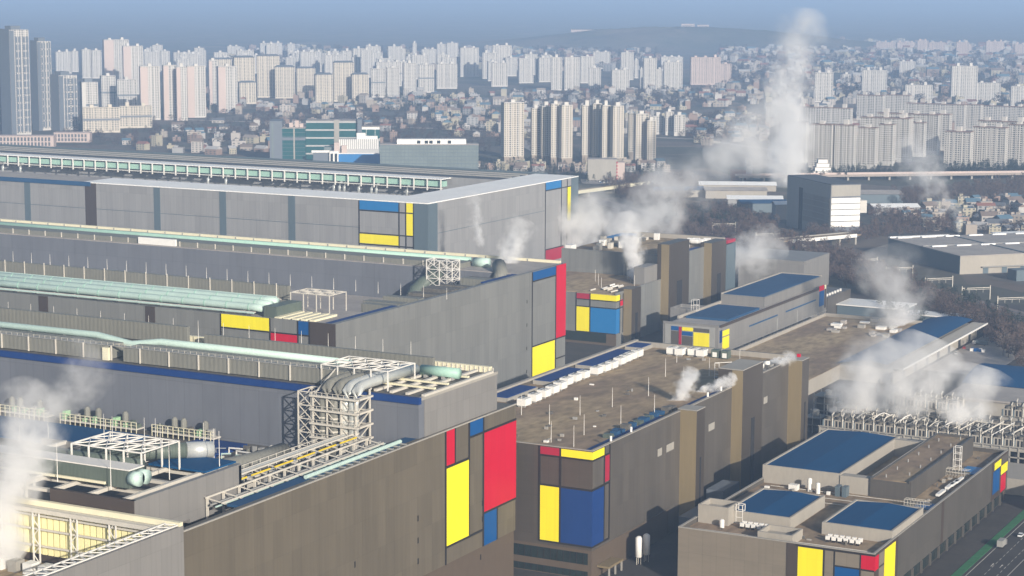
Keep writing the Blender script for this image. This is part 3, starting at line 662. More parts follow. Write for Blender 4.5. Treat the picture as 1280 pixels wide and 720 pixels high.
for k in range(26):
    x, y = RND.uniform(-412, -360), RND.uniform(735, 955)
    box(x, x + RND.uniform(.6, 2.2), y, y + RND.uniform(.6, 2), 51.3, 51.7 + RND.random() * .9).build('casing', RND.choice(['concrete', 'steelgrey', 'machinery', 'white']), t)
t = thing('roof_machinery', 'low dark green plant along the brown roof front edge', 'roof plant', (-354, 780, 51))
for k in range(12):
    y = 756 + 6 * k; box(-357 + RND.uniform(-1, 1), -353, y, y + RND.uniform(2, 4.5), 51.3, 52.4 + RND.random() * 1.6).build('casing', RND.choice(['machinery', 'ductgreen', 'roofblue_old']), t)

p = thing('utility_building', 'distant two-tier grey building with bronze piers and small blue, yellow corner panels', 'utility building', (-565, 1217, 0))
X, Y = -565.5, 1217
m_ = MB(); m_.box(-700, X, Y, 1304, 0, 34.6); m_.box(X - .9, X, Y, 1304, 34.6, 36.2); m_.build('wall', 'clad_half_hazed', p)
m_ = MB(); m_.box(-650, X, 1304, 1412, 0, 49); m_.box(-650, X, 1304, 1305, 49, 51.4); m_.box(X - 1, X, 1305, 1412, 49, 50.4); m_.build('upper_wall', 'clad_half_hazed', p)
box(-700, X - .9, Y + .4, 1304, 34.6, 34.9).build('roof', 'roofdirt', p)
box(-650, X - 1, 1305, 1410, 49, 49.3).build('roof', 'roofdirt', p); box(-573, X - 1, 1330, 1370, 49.3, 49.7).build('gutter', 'navy', p)
box(-650, X - 1, 1410, 1412, 49, 52.6).build('parapet', 'parapet', p)
for s, at, a0, a1, z0, z1, c in (('y', Y, -594.8, -585.2, 30.6, 34.2, 'crimson'), ('y', Y, -584.3, X + .24, 30.6, 34.4, 'yellow'), ('x', X, Y - .24, 1222.4, 30.6, 34.4, 'yellow'), ('y', Y, -594.8, -585.2, 8.5, 25, 'yellow'), ('y', Y, -584.3, X + .24, 8.5, 25, 'bluepale'), ('x', X, Y - .24, 1222.4, 8.5, 25, 'bluepale'), ('x', X, 1223, 1227.5, 26.6, 30.8, 'red')): face(p, s, at, a0, a1, z0, z1, c)
strips(p, 'y', Y, [(-595.1, 8, 34.6), (-584.8, 8, 34.6)], [(30.3, -595, X), (25.4, -595, X), (8.2, -595, X)], .6)
strips(p, 'x', X, [(1222.7, 8, 34.6), (1227.8, 8, 34.6)], [(30.3, Y, 1227.8), (25.4, Y, 1227.8)], .6)
face(p, 'y', Y, -640, X + .3, 0, 8, 'base_brown', .3, 'base_wall', False)
face(p, 'y', Y - .3, -640, -572.4, 1.7, 8, 'glassband', .1, 'window_band', False)
for (y0, y1, zt, xo) in ((1229, 1244, 37.6, 6), (1291, 1327, 61, 6), (1369, 1397, 53.4, 6)):
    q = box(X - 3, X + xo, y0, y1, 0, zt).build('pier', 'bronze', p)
    box(X, X + xo, y0 - .2, y0, 0, zt - .1).build('pier_lit_face', 'gold', q)  # pier front coloured as if catching golden reflected sun
    box(X + xo, X + xo + .15, y0 + (y1 - y0) * .4, y0 + (y1 - y0) * .65, 0, zt * .55).build('louvre', 'void', q)
for s0, c in ((0, 'yellow'), (1, 'bluepale')): face(p, 'x', X, 1413, 1428, (38, 8)[s0], (42.5, 36.5)[s0], c, .4)
box(X - 12, X + .6, 1412, 1430, 0, 47).build('end_block', 'steelblue', p); box(X - 6, X + 1, 1412.2, 1428, 48, 50.4).build('fascia', 'crimson', p)
t = thing('roof_machinery', 'white drums and plant on the distant two-tier building roof', 'roof plant', (-572, 1390, 49.3))
for k in range(14):
    x, y = RND.uniform(-590, -572), RND.uniform(1350, 1400)
    MB().tube([(x, y, 52), (x + 5, y, 52)], RND.uniform(1.2, 2.2), 8).build('drum', 'white', t)
t = thing('roof_machinery', 'pale pipes and machines along the left roof of the two-tier building', 'roof plant', (-640, 1420, 50))
for k in range(26):
    x, y = RND.uniform(-646, -618), RND.uniform(1310, 1400); box(x, x + RND.uniform(2, 6), y, y + RND.uniform(2, 6), 49.3, 50.5 + RND.random() * 4).build('casing', RND.choice(['white', 'steel', 'concrete', 'machinery']), t)
tag(box(-648, -634, 1370, 1405, 49.3, 52).build('roof_hut', 'bluepale'), 'blue roofed hut on the distant two-tier building', 'roof hut')
tag(box(-648, -643, 1306, 1314, 49.3, 53.5).build('roof_hut', 'white'), 'small white hut at the left of the two-tier roof', 'roof hut')
t = thing('roof_machinery', 'pale pipe cluster on the low front roof with the yellow corner', 'roof plant', (-575, 1228, 35))
for k in range(14):
    x, y = RND.uniform(-588, -568), RND.uniform(1222, 1250); MB().tube([(x, y, 35.6), (x + 3, y + 2, 36.6)], .6, 6).build('pipe', RND.choice(['white', 'steel']), t)
tag(box(-576, -568, 1268, 1290, 34.9, 47).build('stair_block', 'clad_light'), 'grey stair block beside the tall distant pier', 'stair block')
for k in range(9): tag(MB().tube([(-610 + 5 * k, 1230 + (k * 37) % 90, 34.9), (-610 + 5 * k, 1230 + (k * 37) % 90, 43)], .13, 5).build('lightning_rod', 'steelwhite'), 'thin lightning rod on the distant low brown roof', 'lightning rod', 'lightning rods on the distant roof')
tag(box(-590, -535, 1500, 1560, 0, 26).build('annex_building', 'clad_light'), 'small grey annex behind the distant piers, half hidden by steam', 'annex')

# ------------------------------------------------------------------ P6: blue roofed building, lower right
p = thing('office_plant_building', 'beige building at lower right with three blue roofs and colour block corner', 'plant building', (-230, 733, 0))
X, Y = -230, 733.5
m_ = MB(); m_.box(-312, X, Y + .5, 934.5, 5.4, 21.8); m_.box(X - .7, X, Y + .5, 934.5, 21.8, 24); m_.box(-312, -311.2, Y + .5, 934.5, 21.8, 24); m_.box(-312, X - .7, 933.6, 934.5, 21.8, 24); m_.build('wall', 'clad_dim', p)
box(-312, X, Y, Y + .5, 0, 23.8).build('front_wall', 'clad_beige', p)
box(-311.5, X - .6, Y + .5, 934, 0, 5.4).build('base_wall', 'base_brown', p)
box(-311.2, X - .7, Y + .5, 933.6, 21.8, 22).build('roof', 'roofdirt', p)
for a in ((-312.1, X + .1, Y - .15, Y + .9, 23.8, 24.15), (X - .9, X + .12, Y + .9, 934.6, 24, 24.2), (-312.1, -311, Y + .9, 934.6, 24, 24.2), (-311, X - .9, 933.2, 934.6, 24, 24.2)): box(*a).build('coping', 'concrete', p)
face(p, 'y', Y, -265.8, X + .2, 0, 23.7, 'brown', .15)
for a0, a1, z0, z1, c in ((-261, -250.8, 5, 22.8, 'yellow'), (-235.3, X + .3, 17.2, 22.9, 'red'), (-245.8, -235.9, 8, 16.9, 'blue')): face(p, 'y', Y, a0, a1, z0, z1, c)
for a0, a1, z0, z1 in ((-250, -246.5, 3, 22.8), (-245.8, -235.9, 17.5, 22.8), (-235.3, X, 8, 16.7)): face(p, 'y', Y, a0, a1, z0, z1, 'clad_beige', .22, 'cladding_panel', False)
strips(p, 'y', Y, [(-250.4, 2, 23.6), (-246.1, 2, 23.6), (-235.6, 2, 23.6)], [(17.2, -246, X), (23.3, -262, X)], .5)
face(p, 'x', X, Y, 763.2, 5.4, 23.7, 'brown', .12)
for a0, a1, z0, z1, c in ((Y - .24, 738, 17.2, 22.9, 'red'), (745.6, 759.4, 8, 22.8, 'yellow')): face(p, 'x', X, a0, a1, z0, z1, c)
for a0, a1, z0, z1 in ((738.8, 745, 17.8, 22.8), (738.8, 745, 8, 17), ): face(p, 'x', X, a0, a1, z0, z1, 'clad_beige', .2, 'cladding_panel', False)
face(p, 'x', X, 824.6, 828, 5.4, 23.8, 'brown', .12)
face(p, 'x', X, 906, 934.5, 5.4, 23.8, 'brown', .12)
for a0, a1, z0, z1, c in ((910.4, 921.7, 19.3, 22.6, 'yellow'), (908.2, 919.6, 8.2, 18.8, 'blue'), (922.4, 934, 14.6, 18.9, 'yellow'), (922.6, 931.4, 6.2, 14.1, 'red')): face(p, 'x', X, a0, a1, z0, z1, c)
for a0, a1, z0, z1 in ((922.4, 934, 19.3, 23), (932, 934, 6.2, 14.1)): face(p, 'x', X, a0, a1, z0, z1, 'clad', .2, 'cladding_panel', False)
for k in range(15): box(X - .4, X + .5, 746 + 12.6 * k, 746.9 + 12.6 * k, 0, 5.4).build('column', 'clad_dim', p)
box(X - .6, X - .5, 735, 930, .3, 5.2).build('shopfront', 'glassband', p)
def roofbox(x0, x1, y0, y1, z, m='roofblue'):
    q = MB(); q.box(x0, x1, y0, y1, 22, z - .7); q.box(x0, x0 + .9, y0, y1, z - .7, z); q.box(x1 - .9, x1, y0, y1, z - .7, z); q.box(x0 + .9, x1 - .9, y0, y0 + .9, z - .7, z); q.box(x0 + .9, x1 - .9, y1 - .9, y1, z - .7, z)
    q = q.build('roof_block', 'parapet', p)
    xm = (x0 + x1) / 2
    MB().prism([(x0 + .9, z - .7), (x1 - .9, z - .7), (x1 - .9, z - .6), (xm, z + .25), (x0 + .9, z - .6)], 0, 1)
    r = MB(); a, b = y0 + 1, y1 - 1
    for xa, xb, za, zb in ((x0 + .9, xm, z - .55, z + .3), (xm, x1 - .9, z + .3, z - .55)): r.quad((xa, a, za), (xb, a, zb), (xb, b, zb), (xa, b, za))
    r.quad((x0 + .9, a, z - .55), (x1 - .9, a, z - .55), (xm, a, z + .3), (xm, a, z + .3)); r.build('blue_roof', m, q)
roofbox(-312, -276, 827.5, 913, 30)
roofbox(-301, -273, 757, 799, 27.2)
roofbox(-260, -230.8, 758, 800, 27)
m_ = MB(); m_.box(-262, -244, 826, 925, 22, 29.6); m_.box(-262, -261, 826, 925, 29.6, 30.6); m_.box(-245, -244, 826, 925, 29.6, 30.9); m_.box(-261, -245, 924, 925, 29.6, 30.9)
q = m_.build('roof_block', 'clad_dim', p); box(-261, -245, 827, 924, 29.6, 29.8).build('flat_roof', 'roofdirt', q)
box(-276, -262, 827, 832, 22, 29.5).build('link_wall', 'parapet', p); box(-276, -262, 905, 908, 22, 29.9).build('link_wall', 'parapet', p)
box(-262, -261.7, 828, 905, 29, 30.7).build('coping', 'concrete', p)
def hollow(name, label, cat, x0, x1, y0, y1, z0, z1, mm='parapet'):
    q = MB(); t_ = .8
    q.box(x0, x1, y0, y0 + t_, z0, z1); q.box(x0, x1, y1 - t_, y1, z0, z1); q.box(x0, x0 + t_, y0 + t_, y1 - t_, z0, z1); q.box(x1 - t_, x1, y0 + t_, y1 - t_, z0, z1)
    q.box(x0 + t_, x1 - t_, y0 + t_, y1 - t_, z0, max(z0 + .1, z1 - 2.2))
    return tag(q.build(name, mm), label, cat)
hollow('stair_tower', 'square beige stair tower at the left corner of the blue roofed building', 'stair tower', -310.8, -297.5, 751, 763, 22, 29.6)
hollow('roof_shaft', 'low beige shaft on the front edge of the blue roofed building', 'roof shaft', -279, -264.4, 736, 748, 22, 26)
def ladder(x, y, z0, z1, wd, label):
    t = thing('roof_ladder', label, 'ladder', (x, y, z0))
    for a in (0, wd):
        for b in (0, wd): MB().bar((x + a, y + b, z0), (x + a, y + b, z1), .18).build('rail', 'steelwhite', t)
    n = int((z1 - z0) / 2.6)
    for k in range(n + 1):
        z = z0 + (z1 - z0) * k / n
        for b in (0, wd): MB().bar((x, y + b, z), (x + wd, y + b, z), .16).build('rung', 'steelwhite', t)
        MB().bar((x + wd, y, z), (x + wd, y + wd, z), .16).build('rung', 'steelwhite', t)
ladder(-296.5, 757, 22, 29.8, 2.8, 'white ladder frame beside the square stair tower')
ladder(-242.6, 886, 22, 34, 3, 'white ladder frame at the back of the blue roofed building')
ladder(-522, 1243, 24, 31.5, 4, 'white ladder frame on the low building beyond the brown roof')
cu = thing('condenser_unit', 'small white condenser in the row in front of the left blue roof', 'condenser', (-288, 752, 22), 'condensers before the left blue roof')
box(-.8, .8, -.5, .5, 1, 2.5).build('casing', 'white', cu, local=True); box(-.7, .7, -.52, -.5, 0.2, 1).build('leg_frame', 'black', cu, local=True)
for k in range(10):
    loc = (-291 + 2.4 * (k % 5), 750 + 3 * (k // 5), 22)
    if k == 0: cu.location = loc
    else: dup(cu, loc)
for k in range(12):
    o = dup(cu, (-254 + 2.5 * (k % 6), 748 + 3 * (k // 6), 22), 'small white condenser in the row in front of the right blue roof'); o['group'] = 'condensers before the right blue roof'
for x, y, hh, lab in ((-288, 822, 5.5, 'taller white vent stack by the big blue roof wall'), (-283.5, 820, 4.4, 'shorter white vent stack by the big blue roof wall'), (-299, 748, 3, 'white tank at the foot of the square stair tower')):
    tag(MB().lathe(x, y, [(22, 1), (22 + hh, 1), (22.4 + hh, .5)], 10).build('vent_stack', 'white'), lab, 'vent stack')
tag(box(-297, -293, 820, 823, 22, 24.4).build('equipment_box', 'white'), 'small white box left of the white vent stacks', 'equipment box')
for x, lab in ((-275.5, 'left grey cabinet beside the big blue roof wall'), (-272.4, 'right grey cabinet beside the big blue roof wall')): tag(box(x, x + 2, 819, 823, 22, 26.5).build('cabinet', 'steelblue'), lab, 'cabinet')
def rack(x0, x1, y, z, label):
    t = thing('pipe_rack', label, 'pipe rack', ((x0 + x1) / 2, y, z))
    for k in range(int((x1 - x0) / 1.4)):
        for d in (0, 2.4): MB().bar((x0 + 1.4 * k, y + d, z), (x0 + 1.4 * k, y + d, z + 3.8), .11).build('post', 'steel', t)
    for zz_ in (2.2, 3.7):
        for d in (0, 2.4): MB().bar((x0, y + d, z + zz_), (x1, y + d, z + zz_), .14).build('rail', 'steel', t)
    for d in (.5, 1.2, 1.9): MB().tube([(x0, y + d, z + 2.5), (x1, y + d, z + 2.5)], .28, 6).build('pipe', 'machinery', t)
rack(-243.5, -232.5, 815, 22, 'brown pipe rack on the roof between the blue roof and the brown roof')
rack(-243.5, -233, 878, 22, 'brown pipe rack at the foot of the back ladder')
for k, y in enumerate((852, 858, 864, 838)): tag(box(-236.6 + .4 * (k % 3), -235 + .4 * (k % 3), y, y + 10, 22.6, 23.6).build('roof_duct', 'white'), 'slim white duct lying on the roof along the parapet', 'duct', 'slim white ducts on the roof')
tag(box(-240, -231, 815, 826, 22.05, 22.5).build('blue_roof_panel', 'bluepale'), 'pale blue roof patch by the right parapet', 'roof sheet')
tag(box(-240, -231, 886, 900, 22.05, 22.5).build('blue_roof_panel', 'bluepale'), 'pale blue roof patch in the far roof corner', 'roof sheet')

t = thing('roof_pipework', 'thin pipes and vents on the flat parts of the blue roofed building', 'roof plant', (-270, 815, 22))
for k in range(30):
    x, y = RND.choice(((RND.uniform(-308, -234), RND.uniform(803, 824)), (RND.uniform(-300, -240), RND.uniform(738, 750)), (RND.uniform(-242, -233), RND.uniform(830, 925))))
    box(x, x + RND.uniform(.5, 2), y, y + RND.uniform(.5, 1.6), 22, 22.5 + RND.random() * 1.2).build('casing', RND.choice(['concrete', 'steelgrey', 'white', 'machinery']), t)
for y in (804, 812, 822, 740): MB().tube([(-306, y, 22.4), (-234, y + 1, 22.4)], .16, 5).build('pipe', 'steel', t)
for k in range(12): MB().tube([(-257 + (k % 2) * 8, 832 + 8 * k, 29.8), (-257 + (k % 2) * 8, 832 + 8 * k, 31.2)], .3, 6).build('vent_pipe', 'steelgrey', t)
# alley between: tanks, canopy, low blocks
for x, y_, lab in ((-337.6, 752, 'left white gas tank beside the colour block corner'), (-336.4, 757, 'right white gas tank beside the colour block corner')):
    t = thing('gas_tank', lab, 'tank', (x, y_, 0)); yy = y_
    MB().lathe(x, yy, [(3, .6), (3.4, 1.5), (11.5, 1.5), (12.2, .7)], 14).build('vessel', 'white', t, smooth=True)
    for a in range(3): MB().bar((x + math.cos(a * 2.1), yy + math.sin(a * 2.1), 0), (x + math.cos(a * 2.1), yy + math.sin(a * 2.1), 3.6), .15).build('leg', 'steel', t)
t = thing('dock_canopy', 'low tan canopy at the foot of the colour block corner', 'canopy', (-340, 740, 0))
box(-345, -339.6, 727, 741, 4.2, 5).build('roof', 'gold', t)
for y in (728, 734, 740): box(-340.4, -339.8, y, y + .6, 0, 4.2).build('post', 'concrete', t)
for i, (x, y, a, b, h) in enumerate(((-336, 790, 9, 22, 12), (-338, 826, 8, 20, 16), (-336, 900, 8, 26, 10))): tag(box(x, x + a, y, y + b, 0, h).build('service_block', 'apt_dark'), ('low', 'taller', 'far')[i] + ' service block, darkened as shade, in the shaded alley', 'service block')  # blocks darkened: the alley's shadow is put into their colour

# ------------------------------------------------------------------ P7 building with loading docks
p = thing('dock_building', 'long grey low building with colour blocks on its front and two blue roofs', 'dock building', (-481, 1191, 0))
X, Y = -481.5, 1191.6
m_ = MB(); m_.box(-520, X, Y, 1400, 0, 22.6); m_.box(-520, X, Y, Y + 1, 22.6, 24.8); m_.build('wall', 'clad_light', p)
box(-518.4, X - 2.2, Y - .3, Y, 8, 23.2).build('front_wall', 'steelgrey', p)
box(-518, X - .2, Y + 1, 1400, 22.6, 22.9).build('roof', 'roofgrey', p)
m_ = MB(); m_.box(-519, -487, 1288, 1405, 22.9, 29.6); m_.build('roof_block', 'clad_light', p); box(-517.6, -488.4, 1290, 1403, 29.6, 30).build('blue_roof', 'roofblue_old', p)
m_ = MB(); m_.box(-519, -518, 1288, 1405, 29.6, 30.6); m_.box(-519, -487, 1404, 1405, 29.6, 30.6); m_.build('coping', 'parapet', p)
box(-516, -486, 1220, 1276, 22.9, 24.4).build('blue_roof', 'roofblue_old', p); box(-520, -518.6, 1215, 1288, 22.9, 25).build('coping', 'parapet', p)
face(p, 'x', X, 1195, 1400, 22.6, 24.4, 'brown', .1)
m_ = MB(); m_.box(-520, X + 1, 1400, 1452, 0, 14.8); m_.build('wing', 'clad', p)
for k in range(6): box(-484, -483, 1406 + 6 * k, 1408 + 6 * k, 14.8, 16.6).build('roof_vent', 'white', p)
for a0, a1, z0, z1, c in ((-514, -508.9, 19.4, 22.1, 'blue'), (-508.6, -506.8, 8, 22, 'crimson'), (-506.4, -498.8, 19.7, 22, 'yellow'), (-506.4, -499, 16.6, 19.2, 'blue'), (-498.4, -487.5, 8, 19.2, 'yellow')): face(p, 'y', Y - .3, a0, a1, z0, z1, c)
for a0, a1, z0, z1 in ((-514, -508.9, 8, 19), (-506.4, -499, 8, 16.2), (-498.4, -487.5, 19.6, 22)): face(p, 'y', Y - .3, a0, a1, z0, z1, 'clad', .2, 'cladding_panel', False)
for a0, a1, z0, z1, c in ((1198.8, 1210, 16.6, 20.2, 'yellow'), (1198.8, 1210, 8, 15.8, 'yellow'), (1194, 1198, 13, 21, 'navy'), (1383.5, 1393.6, 21.6, 25.2, 'red'), (1384, 1394, 10.4, 21.3, 'blue'), (1395.5, 1398.5, 8, 25, 'brown'), (1395, 1397.6, 22, 25, 'cream')): face(p, 'x', X, a0, a1, z0, z1, c, .4 if c == 'cream' else .25)
for y0, y1 in ((1246, 1299), (1315, 1377)): face(p, 'x', X, y0, y1, 15.9, 16.9, 'roofblue_old', .15, 'window_band', False)
for y0 in (1298, 1338): face(p, 'x', X, y0, y0 + 1.4, 3, 14, 'steelgrey', .2, 'downpipe', False)
for k in range(13):
    y = 1230 + 13 * k
    face(p, 'x', X, y + 2, y + 9, .2, 4.4, 'void', .15, 'dock_door', False); box(X, X + 2.4, y, y + .9, 0, 6.2).build('dock_pier', 'concrete', p)
face(p, 'x', X, 1200, 1400, 5.4, 6, 'steelgrey', .3, 'dock_canopy', False)
hollow('stair_tower', 'grey stair tower at the front of the low building with colour blocks', 'stair tower', -539, -521, 1247, 1266, 0, 24.4, 'clad_light')

# ------------------------------------------------------------------ P8 workshop with blue wing roof
p = thing('workshop_building', 'flat brown roofed workshop with white parapet and curved blue wing roof', 'workshop', (-466, 1200, 0))
m_ = MB(); m_.box(-467, -396, 1100, 1354, 0, 9); m_.box(-467, -465.6, 1100, 1354, 9, 11.4); m_.box(-465.6, -396, 1352.6, 1354, 9, 11.4); m_.build('wall', 'parapet', p)
box(-465.6, -396, 1100, 1352.6, 9, 9.2).build('roof', 'roofdirt', p)
box(-396, -362.5, 1180, 1372, 0, 9.4).build('wing', 'parapet', p)
m_ = MB()
for k in range(8):
    a, b = -398 + 32 * k / 8, -398 + 32 * (k + 1) / 8
    f_ = lambda q: 10 + 3.2 * math.sin(math.pi * min(1, max(0, (q + 398) / 40)))
    m_.quad((a, 1180, f_(a)), (b, 1180, f_(b)), (b, 1374, f_(b)), (a, 1374, f_(a)))
m_.build('blue_roof', 'roofblue', p, smooth=True)
m_ = MB(); m_.box(-366, -356, 1180, 1374, 9.6, 10.1); q = m_.build('eave', 'steelgrey', p)
for k in range(48): box(-366, -356.4, 1182 + 4 * k, 1182.5 + 4 * k, 10.1, 10.4).build('eave_rib', 'concrete', q)
box(-356.2, -355.6, 1180, 1374, 9.4, 10.5).build('fascia', 'white', p)
for k in range(9): box(-362.4, -362.2, 1150 + 25 * k, 1155 + 25 * k, .3, 8).build('door', 'void', p)
for k in range(22):
    t = tag((lambda x, y: box(x, x + RND.uniform(2, 7), y, y + RND.uniform(2, 6), 9.2, 10.2 + RND.random() * 1.6))(RND.uniform(-452, -402), RND.uniform(1285, 1346)).build('rooftop_unit', RND.choice(['roofgrey', 'white', 'concrete'])), 'low pale rooftop box near the back parapet of the workshop', 'rooftop unit', 'rooftop boxes on the workshop')
p = thing('yard_shed', 'white flat shed behind the workshop, partly behind steam', 'shed', (-470, 1430, 0))
box(-480, -430, 1420, 1450, 0, 7).build('wall', 'steelblue', p); box(-481, -429, 1419, 1451, 7, 7.8).build('roof', 'white', p)
p = thing('yard_shed', 'long pale shed right behind the workshop', 'shed', (-400, 1420, 0))
box(-425, -370, 1408, 1425, 0, 6).build('wall', 'steelblue', p); box(-426, -369, 1407, 1426, 6, 6.8).build('roof', 'white', p)
p = thing('arch_hall', 'curved bright blue roofed hall at the right edge', 'hall', (-290, 1220, 0))
m_ = MB(); m_.box(-314, -200, 1170, 1228, 0, 8); m_.build('wall', 'parapet', p)
m_ = MB()
for k in range(10):
    a, b = 1166 + 66 * k / 10, 1166 + 66 * (k + 1) / 10; f_ = lambda q: 8.2 + 5 * math.sin(math.pi * (q - 1166) / 66)
    m_.quad((-316, a, f_(a)), (-200, a, f_(a)), (-200, b, f_(b)), (-316, b, f_(b)))
m_.build('blue_roof', 'roofblue', p, smooth=True)
p = thing('grey_hall', 'low grey roofed hall in front of the bright blue roof', 'hall', (-290, 1140, 0))
box(-312, -200, 1120, 1160, 0, 8).build('wall', 'parapet', p); box(-313, -199, 1119, 1161, 8, 9).build('roof', 'roofgrey', p)

# ------------------------------------------------------------------ P9 cooling plant
p = thing('cooling_plant', 'raised concrete deck with posts carrying rows of cooling units', 'cooling plant', (-290, 1000, 0))
box(-342, -190, 987, 1040, 11.4, 13).build('deck', 'concrete', p)
box(-341, -190, 990, 1038, 0, 11.4).build('core', 'void', p)
for k in range(34): box(-341.5 + 4.5 * k, -340.8 + 4.5 * k, 986.6, 987.6, 0, 13.8).build('post', 'concrete', p)
box(-342, -190, 986.4, 986.8, 13.6, 14.1).build('rail', 'concrete', p); box(-342, -190, 986.6, 987, 8.2, 8.8).build('rail', 'concrete', p)
box(-320, -190, 945, 978, 0, 8).build('low_wall', 'parapet', p)
cu = thing('cooling_unit', 'cream cooling unit with dark fan hood in the front row', 'cooling unit', (-336, 991, 13), 'front row of cooling units')
box(-2.2, 2.2, -2.4, 2.4, .4, 4.2).build('casing', 'parapet', cu, local=True)
MB().lathe(0, 0, [(4.2, 2.3), (5, 1.9), (5.6, 2.1)], 12).build('fan_hood', 'machinery', cu, local=True)
MB().tube([(2.4, -2.6, .5), (2.4, -2.6, 4.6), (1.6, -.5, 6.4), (1.2, 3, 6.8)], .38, 8).build('pipe', 'steel', cu, local=True)
MB().tube([(-2.7, -2.2, 0), (-2.7, -2.2, 3.8)], .5, 8).build('pipe', 'steelblue', cu, local=True)
for a in (-1, 1): box(a * .9 - .5, a * .9 + .5, -2.46, -2.4, .6, 3.6).build('grille', 'void', cu, local=True)
k_ = 0
for row, y in enumerate((991.5, 1002, 1013.5, 1025)):
    for k in range(26):
        loc = (-337.5 + 5.55 * k + (row % 2) * 1.4, y, 13)
        if k_ == 0: cu.location = loc
        else:
            o = dup(cu, loc, None if row == 0 else 'cream cooling unit with dark fan hood in the rear rows')
            if row: o['group'] = 'rear rows of cooling units'
        k_ += 1
t = thing('pipe_header', 'pale slanting pipes over the right part of the cooling rows', 'pipe', (-240, 1005, 13))
for k in range(13):
    x = -276 + 6.2 * k
    x += RND.uniform(-1, 1); h = RND.uniform(-1.5, .6)
    MB().tube([(x, 990, 18 + h), (x + 5, 1006, 20.6 + h), (x + 5.2, 1012, 20.6 + h)], RND.uniform(.25, .4), 8).build('pipe', RND.choice(['steel', 'steelgrey', 'steelwhite']), t)
    if k % 2: MB().tube([(x + 5, 1006, 20.6), (x + 12, 1006, 20.6)], .28, 8).build('pipe', 'steel', t)
    MB().bar((x + 5, 1006, 13), (x + 5, 1006, 21), .2).build('post', 'steel', t)
t = thing('roof_machinery', 'tangle of brown pumps and pipes between the cooling rows', 'plant', (-270, 1008, 13))
for k in range(120):
    x, y = RND.uniform(-340, -195), RND.choice((997, 1008, 1019)) + RND.uniform(-2, 2)
    if k % 2: box(x, x + RND.uniform(.6, 3), y, y + RND.uniform(.5, 2), 13, 14 + RND.random() * 3.4).build('casing', RND.choice(['machinery', 'steelgrey', 'concrete', 'bronze']), t)
    else: MB().tube([(x, y, 13), (x, y, 16 + RND.random() * 3), (x + RND.uniform(-6, 6), y + RND.uniform(-2, 2), 17 + RND.random() * 2)], .24, 6).build('pipe', RND.choice(['steel', 'steelgrey', 'machinery']), t)
t = thing('pipe_header', 'pale arched pipes over the left part of the cooling rows', 'pipe', (-300, 1005, 13))
for k in range(11):
    x = -322 + 4.4 * k
    x += RND.uniform(-1.5, 1.5); h = RND.uniform(-2, 1)
    MB().tube([(x, 992, 15), (x, 993, 19 + h), (x + 1.5, 997, 20.6 + h), (x + 2, 1003, 20.4 + h), (x + 2 + RND.uniform(-1, 5), 1008, 18.4)], RND.uniform(.22, .36), 8).build('pipe', RND.choice(['steel', 'steelgrey', 'steel', 'steelwhite']), t)
p = thing('cooling_plant', 'second taller cooling deck behind the front rows', 'cooling plant', (-290, 1080, 0))
box(-330, -284, 1058, 1090, 11, 13).build('deck', 'concrete', p); box(-329, -285, 1060, 1088, 0, 11).build('core', 'void', p)
box(-266, -190, 1058, 1090, 11, 13).build('deck', 'concrete', p); box(-265, -190, 1060, 1088, 0, 11).build('core', 'void', p)
for k in range(28):
    x = -330 + 5 * k
    if not -286 < x < -266: box(x, x + .8, 1057.4, 1058.2, 0, 14).build('post', 'concrete', p)
for row, y in enumerate((1063, 1074)):
    for k in range(22):
        x = -327 + 5.9 * k
        if -288 < x < -263: continue
        o = dup(cu, (x, y, 13), 'grey looking cooling unit on the deck behind the front rows'); o['group'] = 'cooling units on the rear deck'
for i, (x, y, a, b, h) in enumerate(((-364, 1028, 9, 10, 9), (-352, 1030, 10, 10, 14), (-366, 1048, 12, 12, 16))):
    t = thing('pipe_tower', ('low', 'middle', 'rear')[i] + ' open steel plant tower right of the far bronze pier', 'steel tower', (x, y, 0))
    for xx in (x, x + a / 2, x + a):
        for yy in (y, y + b): MB().bar((xx, yy, 0), (xx, yy, h + 2), .3).build('post', 'steel', t)
    for z in range(4, int(h) + 1, 4): box(x - .4, x + a + .4, y - .4, y + b + .4, z, z + .5).build('platform', 'concrete', t)
    box(x + 1, x + a - 1, y + 1, y + b - 1, 0, h - 1).build('vessel', 'machinery', t)
    MB().lathe(x + a / 2, y + b / 2, [(h, 2), (h + 2.6, 2), (h + 3.2, 1.2)], 10).build('tank', 'steel', t)

